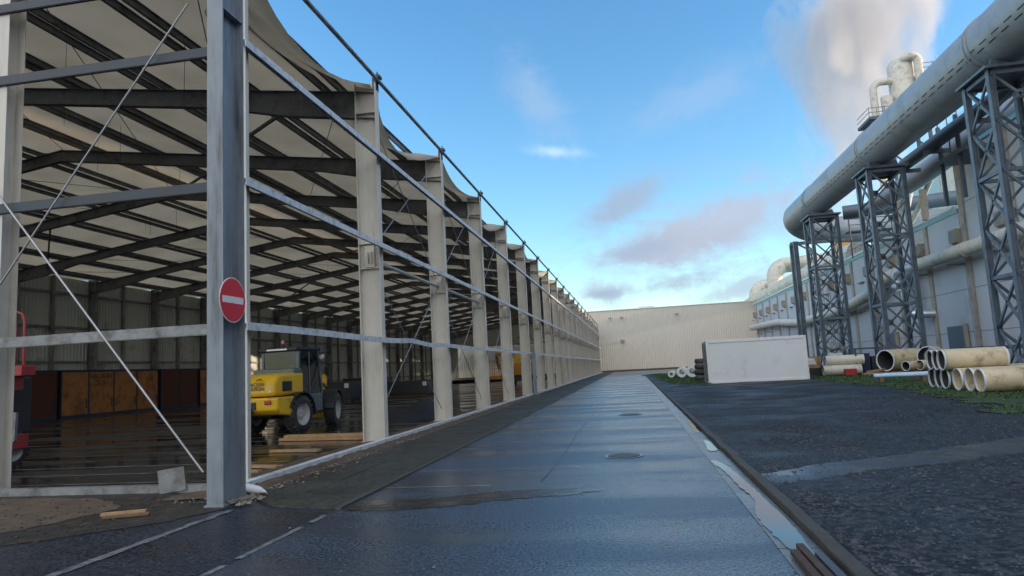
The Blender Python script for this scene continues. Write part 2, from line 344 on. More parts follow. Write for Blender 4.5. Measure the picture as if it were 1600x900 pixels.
struct(sheet(-36, -5.6, 9.0, 131, -.004), 'hall_floor', 'hallfloor')
pv = MB().prism([(-5.35, 8.9), (-4.55, 8.15), (-3.63, 7.95), (-3.63, 9.0), (-5.35, 9.0)], 2, -.05, .014); y = 9.01
while y < 128:
    st_ = 1.0 if y < 50 else 4.0
    for a, b in ((-5.35, -4.50), (-4.49, -3.63)): pv.box(a, b, y, y + st_ - .012, -.05, .014 + rnd.uniform(-.004, .004))
    y += st_
struct(pv, 'pavement', 'paving')
struct(MB().box(-3.62, -3.54, 7.9, 128, -.05, .022), 'pavement_edging', 'stone')
# soil strip along the base rail
sm = MB(); ny = 160
xs = (-6.6, -6.1, -5.85, -5.6, -5.42, -5.25)
vs = []; 
for j in range(ny + 1):
    y = 8.7 + (40 - 8.7) * (j / ny) ** 1.3
    for i, x in enumerate(xs):
        vs.append((x + rnd.uniform(-.05, .05), y, (.0, .01, .02, .05, .055, .0)[i] + rnd.uniform(0, .03) * (0 < i < 5)))
sm.add(vs, [(j * 6 + i, j * 6 + i + 1, (j + 1) * 6 + i + 1, (j + 1) * 6 + i) for j in range(ny) for i in range(5)])
struct(sm, 'soil_strip', 'soil')
struct(sheet(-5.45, -5.2, 40, 128, .03), 'gravel_strip', 'mud')
struct(blob([(-7.0, 6.2), (-5.5, 7.4), (-5.25, 8.5), (-6.4, 9.3), (-12, 9.2), (-14, 7.0), (-10, 5.4)], -.002, .08), 'mud_patch', 'mud')
struct(blob([(-7.6, 6.3), (-7.0, 7.4), (-6.9, 8.3), (-7.9, 9.0), (-10, 9.1), (-13, 8.6), (-12, 6.2), (-9, 5.6)], .004, .06), 'soil_patch', 'soil')
# yard
yard = MB(); gx = np.concatenate([np.linspace(1.50, 12, 60), np.linspace(12.6, 60, 20)]); gy = np.concatenate([np.linspace(-12, 26, 130), np.linspace(27, 88, 50)])
nr = np.random.RandomState(3)
ph = nr.rand(12) * 6.28; kx = nr.uniform(-2.2, 2.2, 12); ky = nr.uniform(-2.2, 2.2, 12)
def yz(x, y):
    h = sum(math.sin(kx[i] * x + ky[i] * y + ph[i]) for i in range(12)) * .007
    return .05 + h * min(1, max(0, x - 1.5) / .6)
vs = [(x, y, yz(x, y)) for y in gy for x in gx]; W_ = len(gx)
yard.add(vs, [(j * W_ + i, j * W_ + i + 1, (j + 1) * W_ + i + 1, (j + 1) * W_ + i) for j in range(len(gy) - 1) for i in range(W_ - 1)], True)
struct(yard, 'gravel_yard', 'yard')
tm = MB(); P = []
ctr = [(1.52, 9.0, .55), (2.0, 9.25, .55), (2.8, 9.7, .55), (3.8, 10.3, .65), (4.9, 11.0, .8), (6.0, 11.7, .85), (8, 13, .9), (12, 15.5, 1.0)]
L_, R_ = [], []
for i in range(len(ctr) - 1):
    for j in range(6):
        t_ = j / 6; x, y, h = [ctr[i][k] * (1 - t_) + ctr[i + 1][k] * t_ for k in range(3)]
        L_.append((x, y + h + rnd.uniform(-.05, .05))); R_.append((x, y - h + rnd.uniform(-.07, .07)))
vs = []
for a, b in zip(L_, R_):
    for k in range(5):
        x = a[0]; y = a[1] + (b[1] - a[1]) * k / 4; vs.append((x, y, yz(x, y) + (.006 if 0 < k < 4 else -.008)))
tm.add(vs, [(i * 5 + k, (i + 1) * 5 + k, (i + 1) * 5 + k + 1, i * 5 + k + 1) for i in range(len(L_) - 1) for k in range(4)], True)
struct(tm, 'wet_track', 'yardtrack')
# kerb stones and gutter slabs
kb = MB(); y = -12.0
while y < 80:
    l = 1.0; d = rnd.uniform(-.008, .008); kb.box(1.38 + d, 1.50 + d, y + .006, y + l - .006, -.1, .075 + rnd.uniform(-.008, .008)); y += l
struct(kb, 'kerb', 'stone', bevel=.012)
gt = MB(); y = -12.0
while y < 80:
    gt.box(1.055, 1.374, y + .008, y + .74, -.1, .002 + rnd.uniform(-.003, .003)); y += .75
struct(gt, 'gutter', 'gutter')
pu = blob([(1.06, 10.9), (1.14, 10.0), (1.16, 8.9), (1.20, 8.0), (1.09, 7.2), (1.10, 6.4), (1.16, 5.75), (1.28, 5.8), (1.33, 6.8), (1.32, 8.0), (1.29, 9.2), (1.24, 10.4), (1.15, 11.0)], .009, .012, 8)
struct(pu, 'puddle', 'water')
pu = MB()
for y0, y1, a, b in ((12.2, 13.6, 1.18, 1.35), (15.4, 18.2, 1.22, 1.36)):
    q = blob([(a, y0), (b, y0 + .1), (b, (y0 + y1) / 2), (b - .03, y1), (a + .05, y1 + .1), (a + .02, (y0 + y1) / 2)], .009, .01, 5); pu.add(q.v, q.f)
struct(pu, 'gutter_puddles', 'water')
pu = MB()
for pts in ([(-3.45, 7.86), (-2.8, 7.80), (-2.1, 8.0), (-1.6, 8.3), (-.9, 8.5), (-.5, 8.8), (-1.2, 8.95), (-2.0, 8.75), (-2.6, 8.45), (-3.4, 8.35)],):
    q = blob(pts, .004, .045, 10); pu.add(q.v, q.f)
struct(pu, 'road_puddles', 'silt')
# painted lines and joints
ln = MB(); q = MB()
for i in range(30):   # worn edge lines towards the viewer
    y = 2.0 + i * .2; ln.add(sheet(-5.09 + rnd.uniform(-.015, .015), -4.98 + rnd.uniform(-.015, .015), y, y + .2, .0).v, [(0, 1, 2, 3)])
    if y < 7.6 and rnd.random() < .85: ln.add(sheet(-3.62, -3.55, y, y + .2, .004).v, [(0, 1, 2, 3)])
struct(ln, 'painted_edge_lines', 'paint')
ln = MB(); k = 0
y = 9.3
while y < 86:
    x1 = (-2.0, -.9, .3, -1.4, 1.0)[k % 5] if y < 12 else 1.0 if k % 3 == 0 else rnd.uniform(-2.5, .8)
    ln.add(sheet(-3.5, x1, y, y + (.035 if y < 30 else .05), .004).v, [(0, 1, 2, 3)]); y += 1.47 if y < 10 else rnd.choice((1.47, 2.94, 4.4, 6)); k += 1
struct(ln, 'road_joint_lines', 'floorline')
M['tar'] = mat('tar_joint', (.006, .006, .007), .35)
ln = MB()
for y, a, b in ((13.9, -3.5, 1.0), (17.6, -3.5, 1.0), (21.9, -1.2, 1.0), (27, -3.5, 1.0), (38, -3.5, 1.0)):
    n_ = 40
    for i in range(n_):
        x0, x1 = a + (b - a) * i / n_, a + (b - a) * (i + 1) / n_; o_ = .02 * math.sin(i * 1.3) + rnd.uniform(-.006, .006)
        ln.add(sheet(x0, x1, y + o_, y + o_ + rnd.uniform(.02, .04), .003).v, [(0, 1, 2, 3)])
for x in (-1.35,):
    for i in range(60): o_ = .03 * math.sin(i * .35); ln.add(sheet(x + o_, x + o_ + .018, 9.5 + i * .5, 10.0 + i * .5, .003).v, [(0, 1, 2, 3)])
struct(ln, 'road_tar_joints', 'tar')
ln = MB(); y = 10.4; k = 0
while y < 130:
    w1 = .04 if y < 40 else .09
    ln.add(sheet(-35.4, -6.7, y, y + w1 * rnd.uniform(.7, 1.4), 0).v, [(0, 1, 2, 3)]); y += 1.1 if y < 30 else 2.3
struct(ln, 'hall_floor_lines', 'floorline')

def manhole(x, y, r, label):
    t_ = thing('manhole_cover', (x, y, .0), label, 'manhole cover', 'manhole covers in the road')
    MB().tube([(x, y, .003), (x, y, .010)], r, 32, smooth=False).build('frame', 'gutter', t_)
    m = MB().tube([(x, y, .010), (x, y, .016)], r * .82, 32, smooth=False)
    for i in range(-4, 5):
        c = math.sqrt(max(0, (r * .78) ** 2 - (i * r * .17) ** 2)); m.box(x - c, x + c, y + i * r * .17 - .012, y + i * r * .17 + .012, .016, .021)
    m.build('lid', 'iron', t_)
manhole(-.25, 11.9, .33, 'nearer round iron manhole cover in the wet road')
manhole(-.17, 21.3, .36, 'farther round iron manhole cover in the wet road')

def stones(name, n_, area, zf, s0, s1, m, near=None):
    nr = np.random.RandomState(hash(name) % 1000 if False else len(name) * 7)
    base = np.array([(1, 0, 0), (0, 1, 0), (-1, 0, 0), (0, -1, 0), (0, 0, .7), (0, 0, -.3)])
    tri = np.array([(0, 1, 4), (1, 2, 4), (2, 3, 4), (3, 0, 4)])
    V = []; F = []
    for i in range(n_):
        x, y = area(nr); s_ = nr.uniform(s0, s1) * (1 if nr.rand() > .06 else 1.8); a = nr.rand() * 6.28
        sc_ = np.array([s_ * nr.uniform(.7, 1.4), s_ * nr.uniform(.7, 1.2), s_ * nr.uniform(.5, 1.1)]); b = base * sc_ * nr.uniform(.75, 1.25, (6, 1))
        c, s2 = math.cos(a), math.sin(a)
        b = np.stack([b[:, 0] * c - b[:, 1] * s2 + x, b[:, 0] * s2 + b[:, 1] * c + y, b[:, 2] + zf(x, y)], 1)
        F += [tuple(f + len(V)) for f in tri]; V += [tuple(q) for q in b]
    return tag(MB().add(V, F).build(name, m), kind='stuff')
stones('yard_gravel', 30000, lambda r: (1.54 + r.rand() ** 1.6 * 14, 3.2 + r.rand() ** 1.7 * 26), yz, .008, .024, 'darkgravel')
stones('rubble', 700, lambda r: (-5.45 + r.randn() * .25, 8.3 + r.rand() ** 1.6 * 14), lambda x, y: .04, .008, .03, 'pebble')
stones('grit', 500, lambda r: (r.uniform(-5.2, 1.3), 4 + r.rand() ** 1.5 * 12), lambda x, y: .008, .003, .009, 'pebble')
stones('post_rubble', 46, lambda r: (-5.25 + r.randn() * .14, 8.55 + r.randn() * .22), lambda x, y: .02, .02, .06, 'pebble')

stones('soil_clods', 500, lambda r: (r.uniform(-12, -6.2), r.uniform(6.3, 9.2)), lambda x, y: .004, .006, .03, 'mud')
# grass
def inside_grass(x, y):
    if x < 2.0 or x > 60 or y > 86 or y < 4: return False
    if 40.5 < y < 49 and 4.2 < x < 11: return False
    pts = [(16.4, 8.0), (23.7, 9.3), (30.6, 10.2), (36, 10.2), (40.9, 10.4), (41.0, 4.0), (46, 2.6), (76, 1.9), (90, 1.9)]
    if y < 16.4: lim = 8.0 + (16.4 - y) * .25
    else:
        for (a, xa), (b, xb) in zip(pts, pts[1:]):
            if a <= y <= b: lim = xa + (xb - xa) * (y - a) / (b - a); break
        else: lim = 1.9
    return x > lim
gb = MB(); 
poly = [(10.5, 6), (8.0, 16.4), (9.3, 23.7), (10.4, 30.6), (10.2, 35.5), (4.4, 40.3), (2.6, 46), (1.9, 76), (2.0, 87), (22, 87), (60, 60), (60, 6)]
gb = MB(); gv = []
gxs = np.linspace(1.8, 30, 57); gys = np.linspace(6, 87, 130)
for y in gys:
    for x in gxs: gv.append((x, y, yz(x, y) + .018))
fs = []
for j in range(len(gys) - 1):
    for i in range(len(gxs) - 1):
        cx = (gxs[i] + gxs[i + 1]) / 2; cy = (gys[j] + gys[j + 1]) / 2
        if inside_grass(cx + rnd.uniform(-.3, .3), cy + rnd.uniform(-.3, .3)): fs.append((j * 57 + i, j * 57 + i + 1, (j + 1) * 57 + i + 1, (j + 1) * 57 + i))
gb.add(gv, fs, True); struct(gb, 'grassy_ground', 'grassbase')
V = []; F = []; nr = np.random.RandomState(5)
for i in range(90000):
    x = nr.uniform(2, 24); y = 10 + 76 * nr.rand() ** 1.3
    if not inside_grass(x + nr.randn() * .35, y + nr.randn() * .35): continue
    if math.sin(x * 1.7 + 2) + math.sin(y * .9 + x * .6) < -.9 and nr.rand() < .8: continue
    h = nr.uniform(.03, .09); a = nr.rand() * 6.28; w1 = .012 + .0006 * y; dx, dy = math.cos(a) * w1, math.sin(a) * w1; z = yz(x, y) + .015
    b = len(V); V += [(x - dx, y - dy, z), (x + dx, y + dy, z), (x + nr.randn() * .02, y + nr.randn() * .02, z + h)]; F.append((b, b + 1, b + 2))
tag(MB().add(V, F).build('grass', 'blade'), kind='stuff')

# ------------------------------------------------------------------ the open hall
YB, BAY, NB = 9.8, 6.05, 20
XO, XW, XR = -5.9, -35.5, -20.7
ZE, ZR = 8.86, 10.85
frY = [YB + BAY * k for k in range(NB + 1)]
def zroof(x): return ZE + (ZR - ZE) * (1 - abs(x - XR) / (XO - XR))
hall = thing('industrial_hall', (XR, YB, 0), 'long open steel frame hall with sagging cream fabric roof left of the road', 'hall')
col_proto = {}
def column(x0, sgn, y, m, first=None):
    if first is not None:
        def rec(o, par, dy):
            c = o.copy(); COL.objects.link(c); c.parent = par
            if dy: c.location = o.location + Vector((0, dy, 0))
            for k_ in kids(o): rec(k_, c, 0)
            return c
        return rec(first, hall, y - first['y0'])
    mb = MB(); D = .55; cx = x0 - sgn * D / 2
    mb.ibeam((cx, y, 0), (cx, y, 8.95), (1, 0, 0), D, .24, .02, .014)
    o = mb.build('column', m, hall); o['y0'] = y
    MB().box(cx - D / 2 - .04, cx + D / 2 + .04, y - .16, y + .16, .0, .022).build('base_plate', m, o)
    st = MB()
    for z in (8.15,): st.box(cx - D / 2 + .02, cx + D / 2 - .02, y - .115, y - .012, z, z + .02); st.box(cx - D / 2 + .02, cx + D / 2 - .02, y + .012, y + .115, z, z + .02)
    st.build('stiffener', m, o)
    br = MB(); zc = 4.5
    for z in (zc - .32, zc + .3): br.box(cx - D / 2 + .02, cx + D / 2 - .02, y - .115, y - .012, z, z + .016)
    br.box(cx - .12, cx + .12, y - .09, y - .03, zc - .28, zc + .25)
    br.box(cx - .04, cx - .02, y - .17, y - .09, zc - .2, zc + .1); br.box(cx + .05, cx + .07, y - .17, y - .09, zc - .2, zc + .1)
    for a in (-.17, .17):
        for z in (zc - .2, zc + .2): br.tube([(cx + a, y - .04, z), (cx + a, y - .012, z)], .02, 6)
    br.build('bracket', m, o)
    return o
ep = MB().box(-6.03, -5.80, 9.66, 9.68, .04, 8.75).build('end_plate', 'cream', hall)
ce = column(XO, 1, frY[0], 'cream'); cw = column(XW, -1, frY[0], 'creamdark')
for y in frY[1:]:
    column(0, 0, y, None, ce); column(0, 0, y, None, cw)
def rafter(sgn, y):
    xe = XO - .02 if sgn > 0 else XW + .02
    mb = MB(); q = lambda t_: xe + (XR - xe) * t_
    st = [(0, .98), (.16, .66), (.30, .46), (1, .42)]
    top = [(q(t_), zroof(q(t_)) - .18) for t_, _ in st]; bot = [(q(t_), zroof(q(t_)) - .18 - d) for t_, d in st]
    bot[0] = (q(0), ZE - .18 - .68)
    mb.prism(top + bot[::-1], 1, y - .006, y + .006)
    for a, b in zip(top, top[1:]): mb.beam((a[0], y, a[1]), (b[0], y, b[1]), .2, .016)
    for a, b in zip(bot, bot[1:]): mb.beam((a[0], y, a[1]), (b[0], y, b[1]), .2, .016)
    o = mb.build('rafter', 'rafter', hall); o['y0'] = y; return o
re_ = rafter(1, frY[0]); rw_ = rafter(-1, frY[0])
for y in frY[1:]:
    for p_ in (re_, rw_):
        c = p_.copy(); COL.objects.link(c); c.parent = hall; c.location = (0, y - frY[0], 0)
for o in [c for c in hall.children if 'y0' in c]: del o['y0']
# purlins: pairs running the length
for sgn in (1, -1):
    for i in range(6):
        for g in (0, .45):
            d = .95 + i * 2.48 + g
            x = XO - d if sgn > 0 else XW + d
            if abs(x - XR) < .15: continue
            mb = MB(); z = zroof(x) - .09
            mb.beam((x, frY[0] - .3, z), (x, frY[-1] + .3, z), .012, .14)
            mb.beam((x + .03, frY[0] - .3, z + .07), (x + .03, frY[-1] + .3, z + .07), .06, .012); mb.beam((x - .03, frY[0] - .3, z - .07), (x - .03, frY[-1] + .3, z - .07), .06, .012)
            mb.build('purlin', 'rafter', hall)
# roof plane bracing and struts
for k in (0, 1, 2, 4, 6, 9, 13):
    mb = MB()
    for i in range(4):
        x0 = XO - 1 - i * 3.4; x1 = x0 - 3.4
        mb.tube([(x0, frY[k], zroof(x0) - .3), (x1, frY[k + 1], zroof(x1) - .3)], .012, 5)
        x0 = XW + 1 + i * 3.4; x1 = x0 + 3.4
        mb.tube([(x0, frY[k], zroof(x0) - .3), (x1, frY[k + 1], zroof(x1) - .3)], .012, 5)
    mb.build('roof_brace', 'rafter', hall)
for k, x, x2 in ((1, -8, -14.5), (2, -14, -20.5), (3, -27, -33), (4, -21, -27), (5, -15, -21), (7, -25, -31), (9, -12, -18), (11, -27, -33)):
    MB().beam((x, frY[k], zroof(x) - .42), (x2, frY[k + 1], zroof(x2) - .42), .08, .08).build('roof_strut', 'rafter', hall)
nr = np.random.RandomState(11)
for i in range(34):
    x = XO - 2 - nr.rand() * 26; y = frY[0] + 3 + nr.rand() ** 1.2 * 60; l = nr.uniform(.7, 1.6)
    MB().tube([(x, y, zroof(x)), (x + nr.randn() * .01, y, zroof(x) - l)], .007, 4).build('hanging_wire', 'black', hall)
# fabric roof: one skin, sagging between frames and scalloped along its free edge
nx, nyb = 56, 10; V = []; rows = 0
for j in range(NB * nyb + 1):
    y = frY[0] - .25 + (frY[-1] - frY[0] + .5) * j / (NB * nyb); t_ = ((y - YB) / BAY) % 1.0; s = math.sin(math.pi * t_) ** .8 if 0 < t_ < 1 else 0
    kk = int((y - YB) / BAY); am = .8 + .35 * math.sin(kk * 2.3)
    for i in range(nx + 1):
        u = i / nx; xe = XO - .02 - .45 * s * am; x = xe + (XW - .22 - xe) * (u ** 1.0)
        d = xe - x; z = zroof(x) + .12 - s * am * .78 * math.exp(-(d / 1.3) ** 1.2) - .07 * s * abs(math.sin(math.pi * (d - .7) / 3.0))
        if d < .05: z -= .05
        V.append((x, y, z))
F = [(j * (nx + 1) + i, j * (nx + 1) + i + 1, (j + 1) * (nx + 1) + i + 1, (j + 1) * (nx + 1) + i) for j in range(NB * nyb) for i in range(nx)]
ro = MB().add(V, F, True).build('fabric_roof', 'fabric', hall)
sd = ro.modifiers.new('thickness', 'SOLIDIFY'); sd.thickness = .012
# top rail, girts, base rail
top = MB(); top.tube([(XO + .04, frY[0] - 1.6, ZE + .16)] + [(XO + .04, y, ZE + .16) for y in frY], .05, 8); top.build('eave_rail', 'galvdull', hall)
for k, y in enumerate(frY):
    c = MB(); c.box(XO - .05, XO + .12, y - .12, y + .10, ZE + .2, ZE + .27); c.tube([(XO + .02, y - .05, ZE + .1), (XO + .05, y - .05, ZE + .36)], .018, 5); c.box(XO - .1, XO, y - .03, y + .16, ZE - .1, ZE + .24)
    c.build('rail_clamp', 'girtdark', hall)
def girt(zs, y0=9.55, m='galv'):
    mb = MB(); pts = [(y0, zs(y0))]; y = frY[0]
    n_ = 44; ys = [y0 + (frY[-1] - y0) * (i / n_) ** 1.6 for i in range(n_ + 1)]
    for a, b in zip(ys, ys[1:]):
        mb.beam((XO + .09, a, zs(a)), (XO + .09, b, zs(b)), .16, .015); mb.beam((XO + .165, a, zs(a) - .055), (XO + .165, b, zs(b) - .055), .012, .12)
        mb.beam((XO + .02, a, zs(a) - .03), (XO + .02, b, zs(b) - .03), .01, .06)
    return mb.build('girt', m, hall)
girt(lambda y: 7.03); girt(lambda y: 4.74)
girt(lambda y: 2.46 + (.05 * math.exp(-((y - 17.2) / .8) ** 2) - .05 * math.exp(-((y - 19.6) / 1.2) ** 2)) + .015 * math.sin(y * .7))
mb = MB(); mb.box(-5.76, -5.60, 9.25, frY[-1], .11, .13); mb.box(-5.615, -5.60, 9.25, frY[-1], 0.03, .11); mb.box(-5.76, -5.745, 9.25, frY[-1], 0.03, .11)
mb.build('base_rail', 'galv', hall)
# struts and crossed rods in the first bays
for k in (1, 2):
    MB().tube([(XO - .3, frY[k] + .02, 4.42), (XO - .3, frY[k + 1] - .03, 4.42)], .05, 10).build('tube_strut', 'contframe', hall)
for k in (1, 2, 3, 8):
    for a, b in ((.4, 4.4), (4.6, 8.6)):
        MB().tube([(XO - .3, frY[k], a), (XO - .3, frY[k + 1], b)], .014, 6).build('brace_rod', 'rod', hall)
        MB().tube([(XO - .34, frY[k], b), (XO - .34, frY[k + 1], a)], .014, 6).build('brace_rod', 'rod', hall)
# front gable: posts, girts, rods
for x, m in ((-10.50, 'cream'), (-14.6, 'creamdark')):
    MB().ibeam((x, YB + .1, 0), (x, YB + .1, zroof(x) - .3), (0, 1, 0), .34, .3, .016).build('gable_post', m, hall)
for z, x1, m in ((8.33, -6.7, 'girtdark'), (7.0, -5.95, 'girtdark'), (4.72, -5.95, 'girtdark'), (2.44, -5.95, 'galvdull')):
    mb = MB(); y = YB - .12
    mb.box(-15, x1, y, y + .012, z - .10, z + .05); mb.box(-15, x1, y + .012, y + .12, z + .05, z + .062); mb.box(-15, x1, y + .012, y + .06, z - .112, z - .10)
    mb.build('gable_girt', m, hall)
mb = MB(); mb.box(-15, -6.1, 9.36, 9.5, .09, .105); mb.box(-15, -6.1, 9.36, 9.375, -.02, .09); mb.build('gable_base_rail', 'galvdull', hall)
y = YB - .2
MB().tube([(-6.79, y, 7.81), (-10.35, y, 3.2)], .016, 6).build('brace_rod', 'rod', hall)
MB().tube([(-10.49, y, 5.14), (-6.5, y, .25)], .018, 6).build('brace_rod', 'rod', hall)
MB().tube([(-14.6, y, 7.81), (-10.6, y, .3)], .018, 6).build('brace_rod', 'rod', hall)
# west wall and far gable in ribbed sheet
def corr(p, q, z0, z1, pitch=.28, dep=.045, nrm=(1, 0)):
    p = Vector(p); q = Vector(q); Lg = (q - p).length; d = (q - p) / Lg; n_ = int(Lg / pitch); V = []
    prof = [(0, 0), (.45, 0), (.55, 1), (.9, 1)]
    for i in range(n_):
        for a, b in prof:
            c = p + d * ((i + a) * pitch); V.append((c.x + nrm[0] * b * dep, c.y + nrm[1] * b * dep))
    m = len(V); vs = [(a, b, z0(a, b) if callable(z0) else z0) for a, b in V] + [(a, b, z1(a, b) if callable(z1) else z1) for a, b in V]
    return MB().add(vs, [(i, i + 1, m + i + 1, m + i) for i in range(m - 1)])
o = corr((XW - .12, YB), (XW - .12, frY[-1]), 0, ZE + .04).build('wall_cladding', 'innerwall', hall)
for z in (1.2, 3.4, 5.6, 7.8):
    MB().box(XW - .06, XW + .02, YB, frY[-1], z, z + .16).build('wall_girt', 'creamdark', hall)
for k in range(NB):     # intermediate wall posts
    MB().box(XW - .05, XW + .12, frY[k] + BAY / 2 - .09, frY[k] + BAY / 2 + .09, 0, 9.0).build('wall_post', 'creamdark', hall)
o = corr((XW, frY[-1] + .12), (XO, frY[-1] + .12), 6.4, lambda a, b: zroof(a) + .1, nrm=(0, -1)).build('gable_cladding', 'innerwall', hall)
o = corr((XW, frY[-1] + .12), (-33.5, frY[-1] + .12), 0, 6.4, nrm=(0, -1)).build('gable_cladding', 'innerwall', hall)
MB().box(XW, XO, frY[-1] - .1, frY[-1] + .05, 6.25, 6.45).build('gable_beam', 'rafter', hall)

# grey corner post with a no entry sign
gp = thing('corner_post', (-5.39, 8.45, 0), 'tall blue grey steel H post at the front corner of the open hall', 'steel post')
MB().ibeam((-5.39, 8.47, 0), (-5.39, 8.47, 9.3), (0, 1, 0), .52, .235, .022, .014).build('post_section', 'post', gp)
mb = MB(); mb.box(-5.38, -5.275, 8.24, 8.70, 6.78, 6.80); mb.box(-5.505, -5.40, 8.24, 8.70, 6.78, 6.80); mb.build('stiffener', 'post', gp)
mb = MB(); mb.box(-5.53, -5.25, 8.18, 8.76, -.01, .02); mb.tube([(-5.33, 8.3, .02), (-5.33, 8.3, .09)], .02, 6); mb.build('base_plate', 'post', gp)
mb = MB(); mb.tube([(-5.52, 8.6, 7.1), (-5.62, 8.55, 6.98), (-5.68, 8.5, 6.9), (-5.6, 8.45, 6.82), (-5.52, 8.42, 6.8)], .06, 8); mb.build('cable_bundle', 'black', gp)
sg = thing('no_entry_sign', (-5.25, 8.37, 2.66), 'round red no entry sign with white bar on the grey corner post', 'road sign')
sx, sy, sz, sr = -5.225, 8.36, 2.67, .305
MB().tube([(sx - .006, sy, sz), (sx, sy, sz)], sr, 48, smooth=False).build('rim', 'signwhite', sg)
MB().tube([(sx, sy, sz), (sx + .004, sy, sz)], sr * .955, 48, smooth=False).build('sign_face', 'signred', sg)
MB().box(sx + .004, sx + .007, sy - sr * .8, sy + sr * .8, sz - .045, sz + .045).build('white_bar', 'signwhite', sg)
MB().box(sx - .05, sx - .006, sy - .12, sy + .12, sz - .02, sz + .02).build('clamp', 'galvdull', sg)
gp2 = thing('gate_post', (-5.5, 39, 0), 'short blue grey square post standing outside the row of cream columns', 'post')
MB().box(-5.55, -5.38, 38.3, 38.6, 0, 2.42).build('shaft', 'post', gp2, bevel=.01); MB().box(-5.37, -5.34, 38.35, 38.5, 1.0, 1.1).build('latch', 'black', gp2)
MB().box(-5.6, -5.3, 38.2, 38.7, 0, .03).build('base_plate', 'post', gp2)

# ------------------------------------------------------------------ wheel loader (local, heading +y)
def text_mesh(s, size, ext=.004):
    c = bpy.data.curves.new('t', 'FONT'); c.body = s; c.size = size; c.extrude = ext; c.align_x = 'CENTER'; c.align_y = 'CENTER'; c.space_line = .85
    o = bpy.data.objects.new('t', c); COL.objects.link(o); bpy.context.view_layer.update()
    me = bpy.data.meshes.new_from_object(o.evaluated_get(bpy.context.evaluated_depsgraph_get())); bpy.data.objects.remove(o); bpy.data.curves.remove(c)
    return me
def text_obj(name, s, size, m, parent, loc, rot):
    me = text_mesh(s, size); me.materials.clear(); me.materials.append(M[m]); o = bpy.data.objects.new(name, me); COL.objects.link(o); o.parent = parent
    off = OFF[parent.name]; o.location = Vector(loc) - off; o.rotation_euler = rot; return o
def wheel(parent, x, y, r, wd, side):
    o = MB(); pts = [(-wd / 2, r * .62), (-wd / 2, r * .88), (-wd * .38, r * .97), (wd * .38, r * .97), (wd / 2, r * .88), (wd / 2, r * .62)]
    seg = 36; vs = []
    for k in range(seg):
        a = 2 * math.pi * k / seg
        for px, pr_ in pts: vs.append((x + px, y + pr_ * math.sin(a), r + pr_ * math.cos(a)))
    n_ = len(pts); o.add(vs, [(k * n_ + i, k * n_ + i + 1, ((k + 1) % seg) * n_ + i + 1, ((k + 1) % seg) * n_ + i) for k in range(seg) for i in range(n_ - 1)], True)
    for k in range(22):   # lugs
        a = 2 * math.pi * k / 22
        for sd_ in (-1, 1):
            a2 = a + (math.pi / 22 if sd_ > 0 else 0)
            c = lambda rr, aa, px: (x + px, y + rr * math.sin(aa), r + rr * math.cos(aa))
            o.beam(c(r * .975, a2, sd_ * .02), c(r * .975, a2 + .14, sd_ * wd * .47), .05, .05, (0, math.sin(a2), math.cos(a2)))
    ty = o.build('wheel', 'rubber', parent)
    rm = MB(); xo = x + side * wd * .38
    rp = [(wd * .5 * side, r * .62), (wd * .46 * side, r * .64), (wd * .42 * side, r * .56), (wd * .15 * side, r * .52), (wd * .12 * side, r * .28), (wd * .25 * side, r * .22), (wd * .25 * side, 0.001), (-wd * .3 * side, .001), (-wd * .3 * side, r * .6)]
    vs = []
    for k in range(24):
        a = 2 * math.pi * k / 24
        for px, pr_ in rp: vs.append((x + px, y + pr_ * math.sin(a), r + pr_ * math.cos(a)))
    n_ = len(rp); rm.add(vs, [(k * n_ + i, k * n_ + i + 1, ((k + 1) % 24) * n_ + i + 1, ((k + 1) % 24) * n_ + i) for k in range(24) for i in range(n_ - 1)], True)
    for k in range(8):
        a = 2 * math.pi * k / 8; rm.tube([(x + side * wd * .12, y + r * .4 * math.sin(a), r + r * .4 * math.cos(a)), (x + side * wd * .2, y + r * .4 * math.sin(a), r + r * .4 * math.cos(a))], .022, 6)
    rm.build('rim', 'rim', ty)
    return ty
ld_front = []
ld = thing('wheel_loader', (0, 0, 0), 'yellow compact wheel loader with dark cab parked inside the hall seen from behind', 'wheel loader')
for sx_ in (-1, 1):
    wheel(ld, sx_ * .80, -.95, .55, .36, sx_); ld_front.append(wheel(ld, sx_ * .80, 1.30, .55, .36, sx_))
    # fenders
    for yc, a0, a1 in ((-.95, -70, 95), (1.30, -85, 75)):
        f = MB(); rr = .66; n_ = 12; vs = []
        for i in range(n_ + 1):
            a = R(a0 + (a1 - a0) * i / n_)
            for xx in (sx_ * .50, sx_ * 1.0):
                for r_ in (rr, rr - .03): vs.append((xx, yc + r_ * math.sin(a), .55 + r_ * math.cos(a)))
        fs = []
        for i in range(n_):
            b = i * 4; fs += [(b, b + 2, b + 6, b + 4), (b + 1, b + 5, b + 7, b + 3), (b + 2, b + 3, b + 7, b + 6), (b, b + 4, b + 5, b + 1)]
        f.add(vs, fs + [(0, 1, 3, 2), (n_ * 4, n_ * 4 + 2, n_ * 4 + 3, n_ * 4 + 1)], False); fo = f.build('fender', 'black', ld)
        if yc > 0: ld_front.append(fo)
